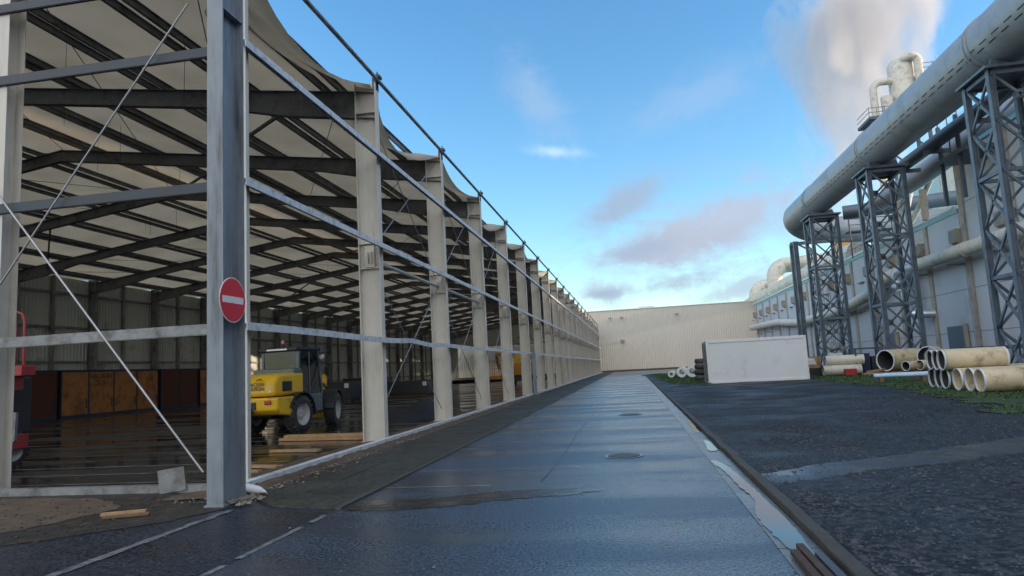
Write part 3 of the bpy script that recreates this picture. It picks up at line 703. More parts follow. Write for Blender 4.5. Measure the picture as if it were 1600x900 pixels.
# chassis, counterweight, hood
MB().prism([(-.98, .42), (-1.9, .55), (-2.02, .72), (-2.02, 1.06), (-1.0, 1.12), (-.35, 1.12), (-.35, .42)], 0, -.52, .52).build('chassis', 'black', ld)
cwt = MB().prism([(-1.45, .52), (-1.98, .60), (-2.14, .74), (-2.16, 1.10), (-1.2, 1.10)], 0, -.93, .93).build('counterweight', 'yellow', ld, bevel=.06, seg=3)
MB().prism([(-2.06, 1.13), (-2.03, 1.52), (-1.93, 1.70), (-1.7, 1.78), (-.55, 1.84), (-.55, 1.13)], 0, -.76, .76).build('rear_hood', 'yellow', ld, bevel=.12, seg=4)
MB().box(.765, .78, -1.68, -1.22, 1.26, 1.55).build('side_vent', 'black', ld, bevel=.006)
MB().box(.50, .72, -2.185, -2.14, .90, 1.02).build('tail_light', 'redlens', ld, bevel=.03, seg=3)
MB().box(-.72, -.50, -2.185, -2.14, .90, 1.02).build('tail_light', 'redlens', ld, bevel=.03, seg=3)
MB().box(-.2, .2, -2.19, -2.15, .78, .98).build('number_plate_holder', 'black', ld)
mb = MB(); mb.tube([(0, -2.15, .7), (0, -2.32, .7)], .04, 8); mb.box(-.1, .1, -2.25, -2.15, .62, .78); mb.build('tow_hitch', 'black', ld)
text_obj('hood_lettering', 'WACKER\nNEUSON', .15, 'black', ld, (.12, -2.075, 1.42), (R(94), 0, 0))
MB().prism([(.56, 1.24), (.68, 1.24), (.62, 1.34)], 1, -2.072, -2.058).build('warning_triangle', 'signwhite', ld)
mb = MB(); mb.tube([(.18, -2.08, 1.60), (.26, -2.08, 1.64), (.36, -2.075, 1.62)], .018, 6); mb.build('hood_emblem', 'redlens', ld)
# cab
cb = MB(); X0, X1, Y0, Y1, Z0, Z1 = -.66, .66, -.72, .62, .95, 2.55
cb.prism([(Y0, Z0), (Y0 + .0, 1.8), (Y0 + .1, 1.86), (Y1 - .3, 1.1), (Y1, .95)], 0, X0, X1) if False else cb.box(X0, X1, Y0, Y1, .55, 1.12)
cab = cb.build('cab_body', 'cabgrey', ld, bevel=.03)
mb = MB(); mb.box(-.74, .74, Y0 - .32, Y0 + .1, 1.72, 1.94); mb.build('rear_cowl', 'cabgrey', cab, bevel=.06, seg=3)
for x in (X0 + .03, X1 - .03):
    for a, b, c in (((x, Y0 + .0, 1.1), (x, Y0 + .06, 2.5), .09), ((x, Y1 - .02, 1.1), (x, Y1 - .24, 2.5), .08), ((x, -.1, 1.1), (x, -.12, 2.5), .055)):
        MB().beam(a, b, c, c, (0, 1, 0)).build('cab_pillar', 'cabgrey', cab)
MB().box(X0 - .04, X1 + .04, Y0 - .12, Y1 - .12, 2.46, 2.60).build('cab_roof', 'black', cab, bevel=.05, seg=3)
mb = MB(); mb.box(X0 + .08, X1 - .08, Y0 + .02, Y0 + .03, 1.9, 2.46); mb.box(X0 + .08, X1 - .08, Y1 - .16, Y1 - .15, 1.15, 2.46)
mb.box(X0 + .02, X0 + .03, Y0 + .1, Y1 - .1, 1.15, 2.46); mb.box(X1 - .03, X1 - .02, Y0 + .1, Y1 - .1, 1.15, 2.46); mb.build('cab_glazing', 'cabglass', cab)
mb = MB(); mb.box(-.26, .26, -.42, -.28, 1.25, 1.98); mb.box(-.14, .14, -.40, -.30, 2.0, 2.2); mb.box(-.26, .26, -.42, .12, 1.1, 1.3); mb.build('driver_seat', 'black', cab, bevel=.05, seg=3)
mb = MB(); mb.tube([(0, .32, 1.2), (0, .2, 1.75)], .03, 8); mb.tube([(.2 * math.cos(a), .2 + .08 * math.sin(a), 1.75 + .17 * math.sin(a)) for a in [i * math.pi / 8 for i in range(17)]], .016, 6, cap=False); mb.build('steering_wheel', 'black', cab)
mb = MB(); mb.tube([(0, -.55, 2.6), (0, -.55, 2.72)], .035, 10); bc = mb.build('beacon', 'black', ld); MB().tube([(0, -.55, 2.72), (0, -.55, 2.82)], [.06, .045], 10).build('beacon_lens', 'amber', bc)
MB().box(-.36, .36, Y0 - .16, Y0 - .12, 2.5, 2.55).build('rear_light_bar', 'whitelens', ld)
for s_ in (-1, 1):
    mb = MB(); mb.tube([(s_ * .66, .38, 2.4), (s_ * .98, .44, 2.42), (s_ * 1.0, .44, 2.2)], .016, 6); mb.build('mirror_arm', 'black', ld)
    MB().box(s_ * 1.0 - .09, s_ * 1.0 + .09, .40, .45, 2.0, 2.3).build('mirror', 'black', ld, bevel=.02)
    MB().tube([(s_ * .80, .42, 2.28), (s_ * .80, .34, 2.26)], .07, 12).build('work_lamp', 'whitelens', ld)
mb = MB(); mb.tube([(.62, -.1, 1.2), (.72, .0, 1.25), (.72, .3, 1.7), (.64, .42, 2.2)], .015, 6); mb.build('grab_rail', 'black', ld)
mb = MB(); mb.box(.55, .82, -.3, .1, .32, .36); mb.box(.55, .82, -.3, .1, .55, .59); mb.box(.56, .6, -.32, -.28, .3, .8); mb.build('step', 'black', ld)
# front frame, arm, coupler
MB().box(-.42, .42, .6, 2.05, .45, 1.0).build('front_frame', 'yellow', ld, bevel=.04)
for s_ in (-1, 1):
    MB().prism([(.75, 1.62), (.95, 1.86), (1.6, 1.52), (2.25, 1.05), (2.55, .50), (2.35, .42), (2.1, .78), (1.5, 1.16)], 0, s_ * .30 - .05, s_ * .30 + .05).build('lift_arm', 'yellow', ld, bevel=.015)
mb = MB(); mb.box(-.42, .42, 2.45, 2.6, .2, .95); mb.build('coupler', 'yellow', ld, bevel=.02)
mb = MB(); mb.tube([(0, .9, 1.0), (0, 1.6, 1.55)], .06, 10); mb.tube([(0, 1.6, 1.55), (0, 2.2, 1.9)], .035, 10); mb.build('tilt_cylinder', 'rod', ld)
MB().prism([(1.35, 1.42), (1.55, 1.72), (1.78, 1.72), (1.72, 1.30)], 0, .34, .50).build('arm_lever', 'yellow', ld, bevel=.015)
MB().box(.44, .62, 1.62, 1.72, 1.66, 1.98).build('front_lamp', 'black', ld, bevel=.02)
for o in kids(ld):
    if o.name.split('.')[0] in ('front_frame', 'lift_arm', 'coupler', 'tilt_cylinder', 'arm_lever', 'front_lamp') or o in ld_front:
        o.matrix_local = Matrix.Translation((0, .35, 0)) @ Matrix.Rotation(R(17), 4, 'Z') @ Matrix.Translation((0, -.35, 0))
ld.location = (-10.72, 20.55, 0); ld.rotation_euler = (0, 0, R(-7))

# red machine at the left edge, half hidden by the gable post
rm_ = thing('red_machine', (-13.1, 12.6, 0), 'red machine with bent guard rail and mudguard beside the left gable post', 'machine')
MB().box(-14.6, -12.95, 12.4, 13.0, .42, .72).build('lower_beam', 'red', rm_, bevel=.015)
MB().box(-14.4, -12.58, 12.4, 12.75, 1.95, 2.17).build('upper_beam', 'red', rm_, bevel=.015)
MB().box(-14.2, -12.82, 12.42, 12.7, 1.66, 1.94).build('beam_bracket', 'red', rm_, bevel=.01)
MB().box(-12.95, -12.83, 12.35, 12.45, 2.05, 2.95).build('upright', 'red', rm_, bevel=.008)
mb = MB(); mb.tube([(-14, 12.5, 3.32), (-12.85, 12.5, 3.32), (-12.7, 12.5, 3.26), (-12.64, 12.5, 3.1), (-12.64, 12.5, 2.0)], .03, 8); mb.build('guard_rail', 'red', rm_)
mb = MB(); mb.tube([(-13.2, 12.5, 3.18), (-12.95, 12.5, 3.18), (-12.86, 12.5, 3.05), (-12.86, 12.5, 2.1)], .028, 8); mb.build('guard_rail', 'red', rm_)
MB().prism([(-12.76, 1.20), (-12.58, 1.20), (-12.60, .62), (-12.72, .52)], 1, 12.3, 12.36).build('mudguard', 'galvdull', rm_)
MB().box(-14.5, -13.1, 12.6, 13.2, .72, 1.94).build('body', 'black', rm_, bevel=.04)
for yy in (12.75,): wheel(rm_, -13.25, yy, .42, .34, 1)
mb = MB(); mb.tube([(-12.82, 12.35, .7), (-12.72, 12.33, .5), (-12.75, 12.33, .25)], .04, 7); mb.build('hanging_hook', 'rust', rm_)

# storage boxes on the west side
def shed(y0, y1, m, label, panels, text=None, x1=-34.0):
    t_ = thing('storage_box', (x1 - .6, (y0 + y1) / 2, 0), label, 'storage box', 'plywood storage boxes along the rear wall of the hall')
    mb = MB()
    for z0, z1 in ((.0, .16), (2.78, 2.92)): mb.box(x1 - 1.2, x1, y0, y1, z0, z1)
    for i in range(panels + 1):
        y = y0 + (y1 - y0) * i / panels; mb.box(x1 - .1, x1, max(y0, y - .05), min(y1, y + .05), .16, 2.78)
    mb.build('frame', 'bluesteel', t_)
    for i in range(panels):
        a = y0 + (y1 - y0) * i / panels + .05; b = y0 + (y1 - y0) * (i + 1) / panels - .05
        p_ = MB().box(x1 - .09, x1 - .03, a, b, .16, 2.78).build('door', m, t_)
        MB().box(x1 - .03, x1 - .01, b - .16, b - .08, .5, 1.1).build('latch', 'bluesteel', p_)
        if text and i == 1: text_obj('stencil', text, .46, 'black', p_, (x1 - .02, (a + b) / 2, 2.28), (R(90), 0, R(90)))
    MB().box(x1 - 1.15, x1 - .12, y0 + .05, y1 - .05, .16, 2.78).build('body', 'plydark', t_)
shed(36.3, 44.9, 'ply', 'orange plywood storage box with black stencilled text in a blue steel frame', 4, 'BAUBERE\n22 061')
shed(49.8, 57, 'ply', 'orange plywood storage box partly hidden by the corner post', 4)
shed(29.4, 36.0, 'plydark', 'dark red brown storage box left of the stencilled one', 2)
shed(45.2, 49.5, 'plydark', 'dark red brown storage box between the two orange ones', 2)
# dark stacked goods beyond the loader
for i, (x, y, w_, d_, h_, lab) in enumerate(((-20, 44, 3.0, 2, 1.3, 'dark covered crate stack behind the wheel loader'), (-17, 50, 4.0, 2, 1.1, 'long low dark crate standing behind the wheel loader front wheel'), (-24, 60, 4, 2, 1.5, 'dark crate stack far back in the hall'))):
    t_ = thing('crate', (x, y, 0), lab, 'crate', 'dark crates on the hall floor')
    MB().box(x - w_ / 2, x + w_ / 2, y - d_ / 2, y + d_ / 2, .12, h_).build('body', 'black', t_, bevel=.03)
    mb = MB()
    for k in (-.4, 0, .4): mb.box(x - w_ / 2, x + w_ / 2, y + k * d_ - .06, y + k * d_ + .06, 0, .12)
    mb.build('skid', 'wooddark', t_)
    MB().box(x + w_ / 2 - .35, x + w_ / 2 - .05, y - d_ / 2 - .01, y - d_ / 2, h_ - .4, h_ - .1).build('paper_label', 'signwhite', t_)

# planks on the floor
pl_grp = 'timber planks on the hall floor'
for i, (x0, y0, x1, y1, wd, th, z, lab) in enumerate((
        (-9.2, 16.95, -6.7, 16.55, .28, .07, 0, 'lower plank of the double timber stack beside the second column'),
        (-9.1, 17.0, -6.75, 16.75, .24, .07, .07, 'upper plank of the double timber stack beside the second column'),
        (-8.0, 14.3, -6.8, 14.1, .18, .05, 0, 'short timber plank lying in front of the plank stack'),
        (-7.6, 12.0, -6.4, 11.7, .2, .04, 0, 'thin plank lying close to the first cream column'),
        (-7.3, 11.3, -6.5, 11.2, .12, .04, 0, 'narrow broken plank lying right behind the first cream column'))):
    one(MB().beam((x0, y0, z + th / 2 + .004), (x1, y1, z + th / 2 + .004), wd, th), 'timber_plank', 'wood', lab, 'plank', pl_grp, bevel=.005)
one(MB().beam((-6.62, 7.72, .025), (-6.15, 7.92, .025), .07, .035), 'wood_offcut', 'wood', 'pale upper wood offcut on the dark mud left of the corner post', 'wood offcut', 'wood offcuts on the mud')
one(MB().beam((-6.45, 7.55, .025), (-5.98, 7.75, .025), .06, .03), 'wood_offcut', 'wooddark', 'brown lower wood offcut on the dark mud left of the corner post', 'wood offcut', 'wood offcuts on the mud')
p_ = MB().beam((-7.02, 9.3, .16), (-6.62, 9.34, .21), .015, .34); one(p_, 'metal_plate', 'galvdull', 'small tilted sheet metal plate leaning on the front base rail', 'metal plate')
one(MB().tube([(-5.42, 8.98, .10), (-5.18, 8.9, .08), (-5.05, 8.86, .06)], [.07, .055, .01], 10), 'traffic_cone_tip', 'contframe', 'white broken cone lying at the foot of the corner post', 'broken cone')
# black heap
nr = np.random.RandomState(9); hp = MB(); V = []; nx_, ny_ = 34, 26
for j in range(ny_ + 1):
    for i in range(nx_ + 1):
        u, v = i / nx_ * 2 - 1, j / ny_ * 2 - 1; r2 = u * u + v * v
        V.append((-7.9 + u * 1.35, 24.2 + v * 2.6, max(-.02, .50 * (1 - r2) ** .7 if r2 < 1 else -.02) * (1 + .3 * math.sin(u * 5 + v * 3)) + nr.randn() * .012))
hp.add(V, [(j * (nx_ + 1) + i, j * (nx_ + 1) + i + 1, (j + 1) * (nx_ + 1) + i + 1, (j + 1) * (nx_ + 1) + i) for j in range(ny_) for i in range(nx_)], True)
one(hp, 'tarpaulin_heap', 'tarp', 'black crumpled tarpaulin heap on the hall floor behind the third column', 'tarpaulin', loc=(-7.9, 24.2, 0))

# yellow access platform deep in the hall
bl = thing('boom_lift', (-12, 70, 0), 'yellow and orange boom lift with railed basket far back in the open hall', 'boom lift')
mb = MB(); 
for x in (-14.9, -14.2, -13.5, -12.8):
    for y in (69.2, 70.4): mb.beam((x, y, .9), (x, y, 2.5), .05, .05)
for z in (1.7, 2.5):
    for y in (69.2, 70.4): mb.beam((-14.9, y, z), (-12.8, y, z), .05, .05)
    for x in (-14.9, -12.8): mb.beam((x, 69.2, z), (x, 70.4, z), .05, .05)
mb.build('basket_rails', 'orange', bl); MB().box(-14.95, -12.75, 69.15, 70.45, .6, .95).build('basket_floor', 'orange', bl, bevel=.03)
MB().box(-12.2, -9.2, 69.3, 71.6, .9, 2.1).build('turret', 'orange', bl, bevel=.1, seg=3)
MB().box(-12.0, -10.6, 69.6, 71.2, 2.1, 3.0).build('engine_cover', 'yellow', bl, bevel=.1, seg=3)
MB().beam((-10, 70.4, 2.6), (-14.0, 70.4, 3.2), .35, .35).build('boom', 'orange', bl); MB().beam((-14.0, 70.4, 3.2), (-13.6, 70.0, 1.6), .2, .2).build('jib', 'black', bl)
MB().box(-12.6, -9, 69.5, 71.4, .4, .9).build('undercarriage', 'black', bl)
for x in (-12.3, -9.4):
    for y in (69.4, 71.4): wheel(bl, x, y, .45, .35, -1 if x < -11 else 1)

# ------------------------------------------------------------------ far warehouse
wh = thing('warehouse', (-10, 134, 0), 'beige ribbed sheet warehouse closing the far end of the road', 'warehouse')
corr((-60, 134), (40, 134), .35, 11.9, pitch=.42, dep=.04, nrm=(0, -1)).build('wall', 'beigewall', wh)
MB().box(-60, 40, 133.88, 134.2, -.05, .35).build('plinth', 'stone', wh); MB().box(-60, 40, 133.86, 134.2, 11.9, 12.02).build('parapet_cap', 'contframe', wh)
MB().box(-60, 40, 134.1, 190, 11.0, 11.8).build('roof', 'grey', wh)
MB().box(2.0, 5.0, 136, 138, 11.8, 12.45).build('roof_vent', 'contframe', wh)
for x in (-3.6, -1.4, 9.0):
    mb = MB(); mb.box(x - .35, x + .35, 133.3, 133.55, 10.3, 10.5); mb.beam((x, 133.95, 10.2), (x, 133.5, 10.35), .08, .08); mb.build('floodlight', 'grey', wh)
MB().box(-1.9, -1.2, 133.6, 133.9, 5.6, 6.1).build('alarm_box', 'grey', wh)

# ------------------------------------------------------------------ factory on the right
XF = 22.0
fb = thing('factory_building', (XF, 40, 0), 'tall factory with white wall panels and beige pilasters behind the pipe towers', 'factory')
MB().box(XF, 62, 49, 126, 0, 10.35).build('low_wall', 'whitepanel', fb); MB().box(XF, 62, -70, 48.9, 0, 14.0).build('high_wall', 'whitepanel', fb)
MB().box(XF - .08, 62.1, 48.98, 126.1, 10.35, 10.62).build('eave_trim', 'bluetrim', fb); MB().box(XF - .08, 62.1, -70, 48.97, 14.0, 14.25).build('eave_trim', 'bluetrim', fb)
MB().box(XF - .25, XF - .08, 49.2, 126.1, 10.66, 10.82).build('gutter', 'contframe', fb)
ys = [48.3 + 5.85 * i for i in range(14)] + [48.3 - 5.85 * i for i in range(1, 12)]
for y in ys:
    MB().box(XF - .12, XF + .01, y - .28, y + .28, 0, 10.34 if y > 49 else (13.98)).build('pilaster', 'pilaster', fb)
for y in ys:
    zb = 8.15
    mb = MB(); mb.box(XF - .45, XF - .002, y + .55, y + 1.45, zb + .25, zb + 1.1); mb.prism([(XF - .45, zb + .25), (XF - .002, zb + .25), (XF - .002, zb + .0)], 1, y + .6, y + 1.4); v_ = mb.build('vent_box', 'pilaster', fb)
    MB().box(XF - .47, XF - .452, y + .62, y + 1.38, zb + .32, zb + 1.0).build('grille', 'grey', v_)
    MB().box(XF - .3, XF - .002, y + 2.6, y + 3.9, 7.95, 8.02).build('pipe_shelf', 'grey', fb)
for z in (2.4, 5.2, 10.8): MB().box(XF - .012, XF, -70, 48.9 if z > 10 else 126, z, z + .05).build('panel_joint', 'grey', fb)
for y in (51.2, 63.2):
    o = MB(); o.box(XF - .06, XF - .003, y - 1.4, y + 1.4, 1.0, 2.9); d = o.build('loading_opening', 'ductdark', fb)
    MB().box(XF - .5, XF - .061, y - 1.4, y + 1.4, .9, 1.2).build('loading_sill', 'silver', d); MB().box(XF - .25, XF - .061, y - 1.65, y - 1.4, .9, 3.0).build('jamb', 'pilaster', d)
# cable tray along the base of the wall
mb = MB(); mb.box(XF - 1.0, XF - .6, 20, 49, 1.25, 1.33); mb.box(XF - 1.0, XF - .97, 20, 49, 1.33, 1.45)
for y in range(21, 49, 3): mb.box(XF - .98, XF - .9, y, y + .08, 0, 1.25)
mb.build('cable_tray', 'towerdark', fb)
# plant room behind
pr_ = thing('plant_room', (35, 72, 0), 'cream rooftop plant room with pale green glazing rising behind the big pipe', 'plant room')
MB().box(32, 44, 66, 84, 10.7, 22.0).build('wall', 'ductcream', pr_); MB().box(31.9, 32, 74, 84, 16, 21.8).build('glazing', 'paleblock', pr_)
MB().box(31.8, 44.2, 65.8, 84.2, 22.0, 22.3).build('roof_edge', 'silver', pr_)
mb = MB()
for y in (66.5, 68, 69.5): mb.tube([(32.2, y, 22.3), (32.2, y, 23.4)], .05, 6)
for z in (22.8, 23.4): mb.tube([(32.2, 66.5, z), (32.2, 69.5, z)], .04, 6)
mb.build('railing', 'contframe', pr_)

def elbow(c, r, a0, a1, ax1, ax2, n_=8):
    c = Vector(c); ax1 = Vector(ax1); ax2 = Vector(ax2)
    return [tuple(c + ax1 * r * math.cos(R(a0 + (a1 - a0) * i / n_)) + ax2 * r * math.sin(R(a0 + (a1 - a0) * i / n_))) for i in range(n_ + 1)]
# the big grey pipe: runs along the towers, turns towards the factory at its far end
bp_ = thing('overhead_pipe', (17, 40, 14.5), 'huge grey overhead pipe carried on lattice towers over the yard', 'pipe')
PX, PZ, PR = 17.1, 15.03, 1.31
pts = [(PX, -25, PZ), (PX, 20, PZ), (PX, 45, PZ), (PX, 70.2, PZ)] + [(a, b, PZ - 1.1 * (i + 1) / 8) for i, (a, b, c) in enumerate(elbow((PX + 2.2, 70.2, PZ), 2.2, 180, 90, (1, 0, 0), (0, 1, 0))[1:])] + [(23, 72.4, PZ - 1.3), (34, 72.4, PZ - 1.3)]
MB().tube(pts, PR, 40).build('pipe_body', 'ductgrey', bp_)
for y in (2.0, 18.0, 32.6, 48.0, 62.6):
    mb = MB()
    for dy in (-.22, .12): mb.tube([(PX, y + dy, PZ), (PX, y + dy + .1, PZ)], PR + .055, 40, smooth=False)
    mb.build('joint_ring', 'ductgrey', bp_)
mb = MB(); y = -5.0
while y < 64:
    for a, o_ in ((202, 0), (212, .45)):
        ca, sa = math.cos(R(a)), math.sin(R(a)); p = Vector((PX + (PR + .006) * ca, y + o_, PZ + (PR + .006) * sa))
        mb.beam(p, p + Vector((0, .55, 0)), .04, .015, (ca, 0, sa))
    y += 1.0
mb.build('seam_clips', 'black', bp_)
# lattice support towers
TW = 2.1
def tower(xl, y, h, label):
    t_ = thing('support_tower', (xl, y, 0), label, 'lattice tower', 'lattice towers under the overhead pipe')
    cs = [(xl, y), (xl + TW, y), (xl + TW, y + TW), (xl, y + TW)]
    for cx, cy in cs: MB().ibeam((cx, cy, 0), (cx, cy, h), (1, 0, 0), .26, .26, .02, .014).build('leg', 'tower', t_)
    lev = [0.15] + [h * i / 6 for i in range(1, 7)]; lev[-1] -= .15
    for i in range(4):
        a, b = cs[i], cs[(i + 1) % 4]; mb = MB(); hb = []
        for k, (z0, z1) in enumerate(zip(lev, lev[1:])):
            up_ = (b[1] - a[1], -(b[0] - a[0]), 0)
            mb.beam((a[0], a[1], z0), (b[0], b[1], z1), .11, .09, up_); mb.beam((b[0], b[1], z0), (a[0], a[1], z1), .11, .09, up_)
            c = ((a[0] + b[0]) / 2, (a[1] + b[1]) / 2, (z0 + z1) / 2); mb.beam((c[0], c[1], c[2] - .2), (c[0], c[1], c[2] + .2), .34, .02, up_)
            if k % 2 == 1 or k == 5: hb.append(MB().beam((a[0], a[1], z1), (b[0], b[1], z1), .14, .16))
        mb.build('cross_bracing', 'tower', t_); [q.build('horizontal_beam', 'tower', t_) for q in hb]
    MB().box(xl - .3, xl + TW + .3, y - .3, y + TW + .3, h, h + .12).build('top_plate', 'tower', t_)
    mb = MB(); mb.prism([(xl + .1, h + .12), (xl + TW - .1, h + .12), (xl + TW - .25, h + .55), (xl + TW / 2, h + .3), (xl + .25, h + .55)], 1, y + .2, y + .35); mb.prism([(xl + .1, h + .12), (xl + TW - .1, h + .12), (xl + TW - .25, h + .55), (xl + TW / 2, h + .3), (xl + .25, h + .55)], 1, y + TW - .35, y + TW - .2); mb.build('saddle', 'tower', t_)
    MB().box(xl - .45, xl + TW + .45, y - .45, y + TW + .45, 0, .14).build('footing', 'stone', t_)
    return t_
ht = PZ - PR - .42
tower(16.05, 31.4, ht, 'nearest lattice tower at the right edge of the view')
tower(16.05, 46.9, ht, 'middle lattice tower with the silver elbow pipe beside it')
tower(16.05, 61.5, ht, 'lattice tower right behind the white container')
t_ = thing('pipe_trestle', (16.4, 70, 0), 'slim two leg blue grey trestle under the far bend of the big pipe', 'trestle')
for y in (69.6, 71.2): MB().ibeam((16.5, y, 0), (16.5, y, 12.5), (1, 0, 0), .4, .3, .02).build('leg', 'tower', t_)
mb = MB(); 
for i in range(5): mb.beam((16.5, 69.6, 1 + i * 2.3), (16.5, 71.2, 3.3 + i * 2.3), .1, .1)
mb.build('cross_bracing', 'tower', t_); MB().beam((16.2, 70.4, 12.4), (22, 70.4, 12.4), .25, .3).build('cross_beam', 'tower', t_)
MB().beam((16.5, 70.4, 12.6), (18.6, 70.4, 11.2), .14, .14).build('knee_brace', 'tower', t_)

# smaller pipes
pb = thing('dark_pipe', (19.6, 45, 14), 'dark slate pipe running just below the huge grey pipe', 'pipe')
MB().tube([(19.7, 5, 14.3), (19.7, 50.5, 14.3)], .42, 24).build('pipe_body', 'ductdark', pb)
for y in (26, 40, 45.5, 50): MB().box(18.9, 20.5, y, y + .2, 13.6, 13.85).build('saddle', 'towerdark', pb)
pb = thing('slate_duct', (21.7, 50, 13.5), 'thick grey duct above the lower factory roof bending towards the building', 'duct')
MB().tube([(21.7, 62, 14.0), (21.7, 53, 14.0), (21.7, 49.5, 14.1), (22.3, 46.5, 14.8), (23.5, 40, 15.2), (23.5, 20, 15.2)], .72, 28).build('duct_body', 'ductgrey', pb)
for y in (53, 58): MB().box(21.5, 21.9, y, y + .3, 10.7, 13).build('duct_leg', 'pilaster', pb)
pb = thing('dark_cross_duct', (25, 62, 14), 'dark horizontal duct crossing the lower factory roof', 'duct')
MB().tube([(19.5, 64.3, 13.9), (27, 62, 13.9), (31, 60.8, 13.9)], .62, 24).build('duct_body', 'ductdark', pb)
MB().box(23.6, 23.9, 62.6, 62.9, 10.6, 13.2).build('duct_leg', 'pilaster', pb); MB().box(27.6, 27.9, 61.6, 61.9, 10.6, 13.2).build('duct_leg', 'pilaster', pb)
pb = thing('slanted_pipe', (23, 55, 11), 'thin cream slanting pipe rising over the step in the factory roof', 'pipe')
MB().tube([(22.6, 63, 11.0), (22.6, 58.5, 11.3), (22.6, 56.5, 12.2), (22.6, 51.6, 15.1), (22.6, 50.4, 15.8), (22.6, 46, 16.0)], .2, 14).build('pipe_body', 'ductcream', pb)
pb = thing('wall_pipe', (21.3, 90, 6.5), 'long white pipe running along the factory wall at mid height', 'pipe')
mb = MB(); mb.tube([(21.2, 126, 6.6), (21.2, 104, 6.3), (21.2, 98, 5.9)] + [(21.2, 92, 5.55), (21.2, 78, 5.6), (21.0, 70, 5.9), (21.0, 64, 6.5), (21.0, 60, 7.3), (21.0, 57.5, 7.5)], .5, 20); mb.build('pipe_body', 'ductcream', pb)
mb = MB(); mb.tube([(20.9, 56.2, 7.5), (20.9, 30, 7.5), (20.9, -10, 7.5)], .44, 20); mb.build('pipe_body', 'ductcream', pb)
for y in (54.5, 49.0, 43.5, 38, 32, 66, 72, 79, 86, 93, 100, 107, 114, 121):
    z = 7.5 if y < 57 else 5.6 if 78 < y < 92 else 6.0
    MB().box(XF - 1.1, XF - .002, y, y + .12, z - .66, z - .56).build('wall_bracket', 'grey', pb)
for y in (53, 46, 40): MB().tube([(20.9, y, 7.5), (20.9, y + .12, 7.5)], .49, 20, smooth=False).build('joint_ring', 'ductcream', pb)
mb = MB(); mb.tube([(20.9, 53.5, 7.5), (20.9, 56.6, 7.5)] + elbow((20.9, 56.6, 6.8), .7, 90, 0, (0, 1, 0), (0, 0, 1))[1:] + [(20.9, 57.3, 6.6)], .47, 20); mb.build('silver_elbow', 'silver', pb)
sp = thing('silver_downpipe', (20.7, 56, 4), 'silver clad vertical pipe with elbows beside the middle lattice tower', 'pipe')
mb = MB(); mb.tube([(20.7, 57.6, 6.5), (20.7, 56.0, 6.3), (20.7, 55.7, 6.0), (20.7, 55.6, 4.6), (20.7, 55.3, 4.2), (20.9, 54.5, 4.0), (22, 54.2, 4.0)], .33, 16); mb.build('pipe_body', 'silver', sp)
MB().box(20.2, 21.2, 55.1, 56.1, 5.9, 6.0).build('flange', 'silver', sp)
# cream ducts far along the roof
pb = thing('roof_duct', (24, 110, 12.5), 'cream segmented duct along the far roof edge of the factory', 'duct')
mb = MB(); mb.tube([(24.2, 150, 11.9), (24.2, 112, 12.2), (24.2, 82, 12.0), (24.2, 76, 11.9)], 1.15, 24); mb.build('duct_body', 'ductcream', pb)
for y in range(80, 146, 5): MB().tube([(24.2, y, 12.12), (24.2, y + .25, 12.12)], 1.22, 24, smooth=False).build('joint_ring', 'ductcream', pb)
pb = thing('arched_duct', (24, 118, 13), 'cream arched duct rising above the segmented roof duct', 'duct')
MB().tube([(24.2, 118, 11.5), (24.2, 118, 14.3)] + elbow((26.2, 118, 14.3), 2.0, 180, 90, (1, 0, 0), (0, 0, 1))[1:] + [(40, 112, 16.2)], 1.25, 24).build('duct_body', 'ductcream', pb)
pb = thing('arched_duct', (24, 136, 13), 'farther and lower cream arched duct at the end of the factory roof', 'duct')
MB().tube([(24.2, 136, 11.5), (24.2, 136, 12.8)] + elbow((26.2, 136, 12.8), 2.0, 180, 90, (1, 0, 0), (0, 0, 1))[1:] + [(40, 130, 14.7)], 1.3, 24).build('duct_body', 'ductcream', pb)
one(MB().box(29, 32, 99, 101, 15.6, 16.8), 'rooftop_unit', 'orange', 'orange rooftop unit seen beyond the far trestle', 'rooftop unit', bevel=.1)
# railings, pipes on the low roof
rl = thing('roof_railing', (22.4, 70, 10.6), 'thin grey guard railing along the lower factory roof', 'railing')
mb = MB()
for i in range(18): mb.tube([(22.5, 58 + i * 1.5, 10.6), (22.5, 58 + i * 1.5, 11.7)], .03, 5)
mb.build('posts', 'grey', rl)
mb = MB()
for z in (11.15, 11.7): mb.tube([(22.5, 58, z), (22.5, 83.5, z)], .03, 5)
mb.build('rails', 'grey', rl)
pb = thing('curved_roof_pipe', (23.4, 62, 11.5), 'grey white pipe curving along the lower roof behind the middle tower', 'pipe')
MB().tube([(23.6, 84, 11.2), (23.6, 66, 11.3), (23.4, 62, 11.9), (23.2, 60.5, 13.2), (23, 59, 14.2)], .42, 16).build('pipe_body', 'contframe', pb)
gy = thing('pipe_gantry', (20, 66, 11), 'small dark walkway gantry hanging beside the far lattice tower', 'gantry')
mb = MB(); mb.box(18.5, 22, 60, 60.9, 11.4, 11.5); mb.build('deck', 'towerdark', gy)
mb = MB()
for x in (18.6, 20.2, 21.9):
    mb.tube([(x, 60, 9.2), (x, 60, 12.5)], .06, 6)
for z in (12.0, 12.5): mb.tube([(18.5, 60, z), (22, 60, z)], .03, 5)
mb.build('frame', 'towerdark', gy)
hg = thing('hanging_frame', (20.6, 47, 12), 'dark hanging steel frame with two long rods beside the dark pipe', 'steel frame')
for x, y in ((20.2, 46.2), (20.2, 43.8)): MB().box(x - .1, x + .1, y - .1, y + .1, 10.3, 15.4).build('rod', 'towerdark', hg)
MB().box(19.9, 21.9, 42.6, 46.4, 12.9, 13.15).build('platform', 'towerdark', hg)
mb = MB()
for z in (15.0, 15.6): mb.tube([(20.2, 46.2, z), (20.2, 41.0, z)], .04, 5)
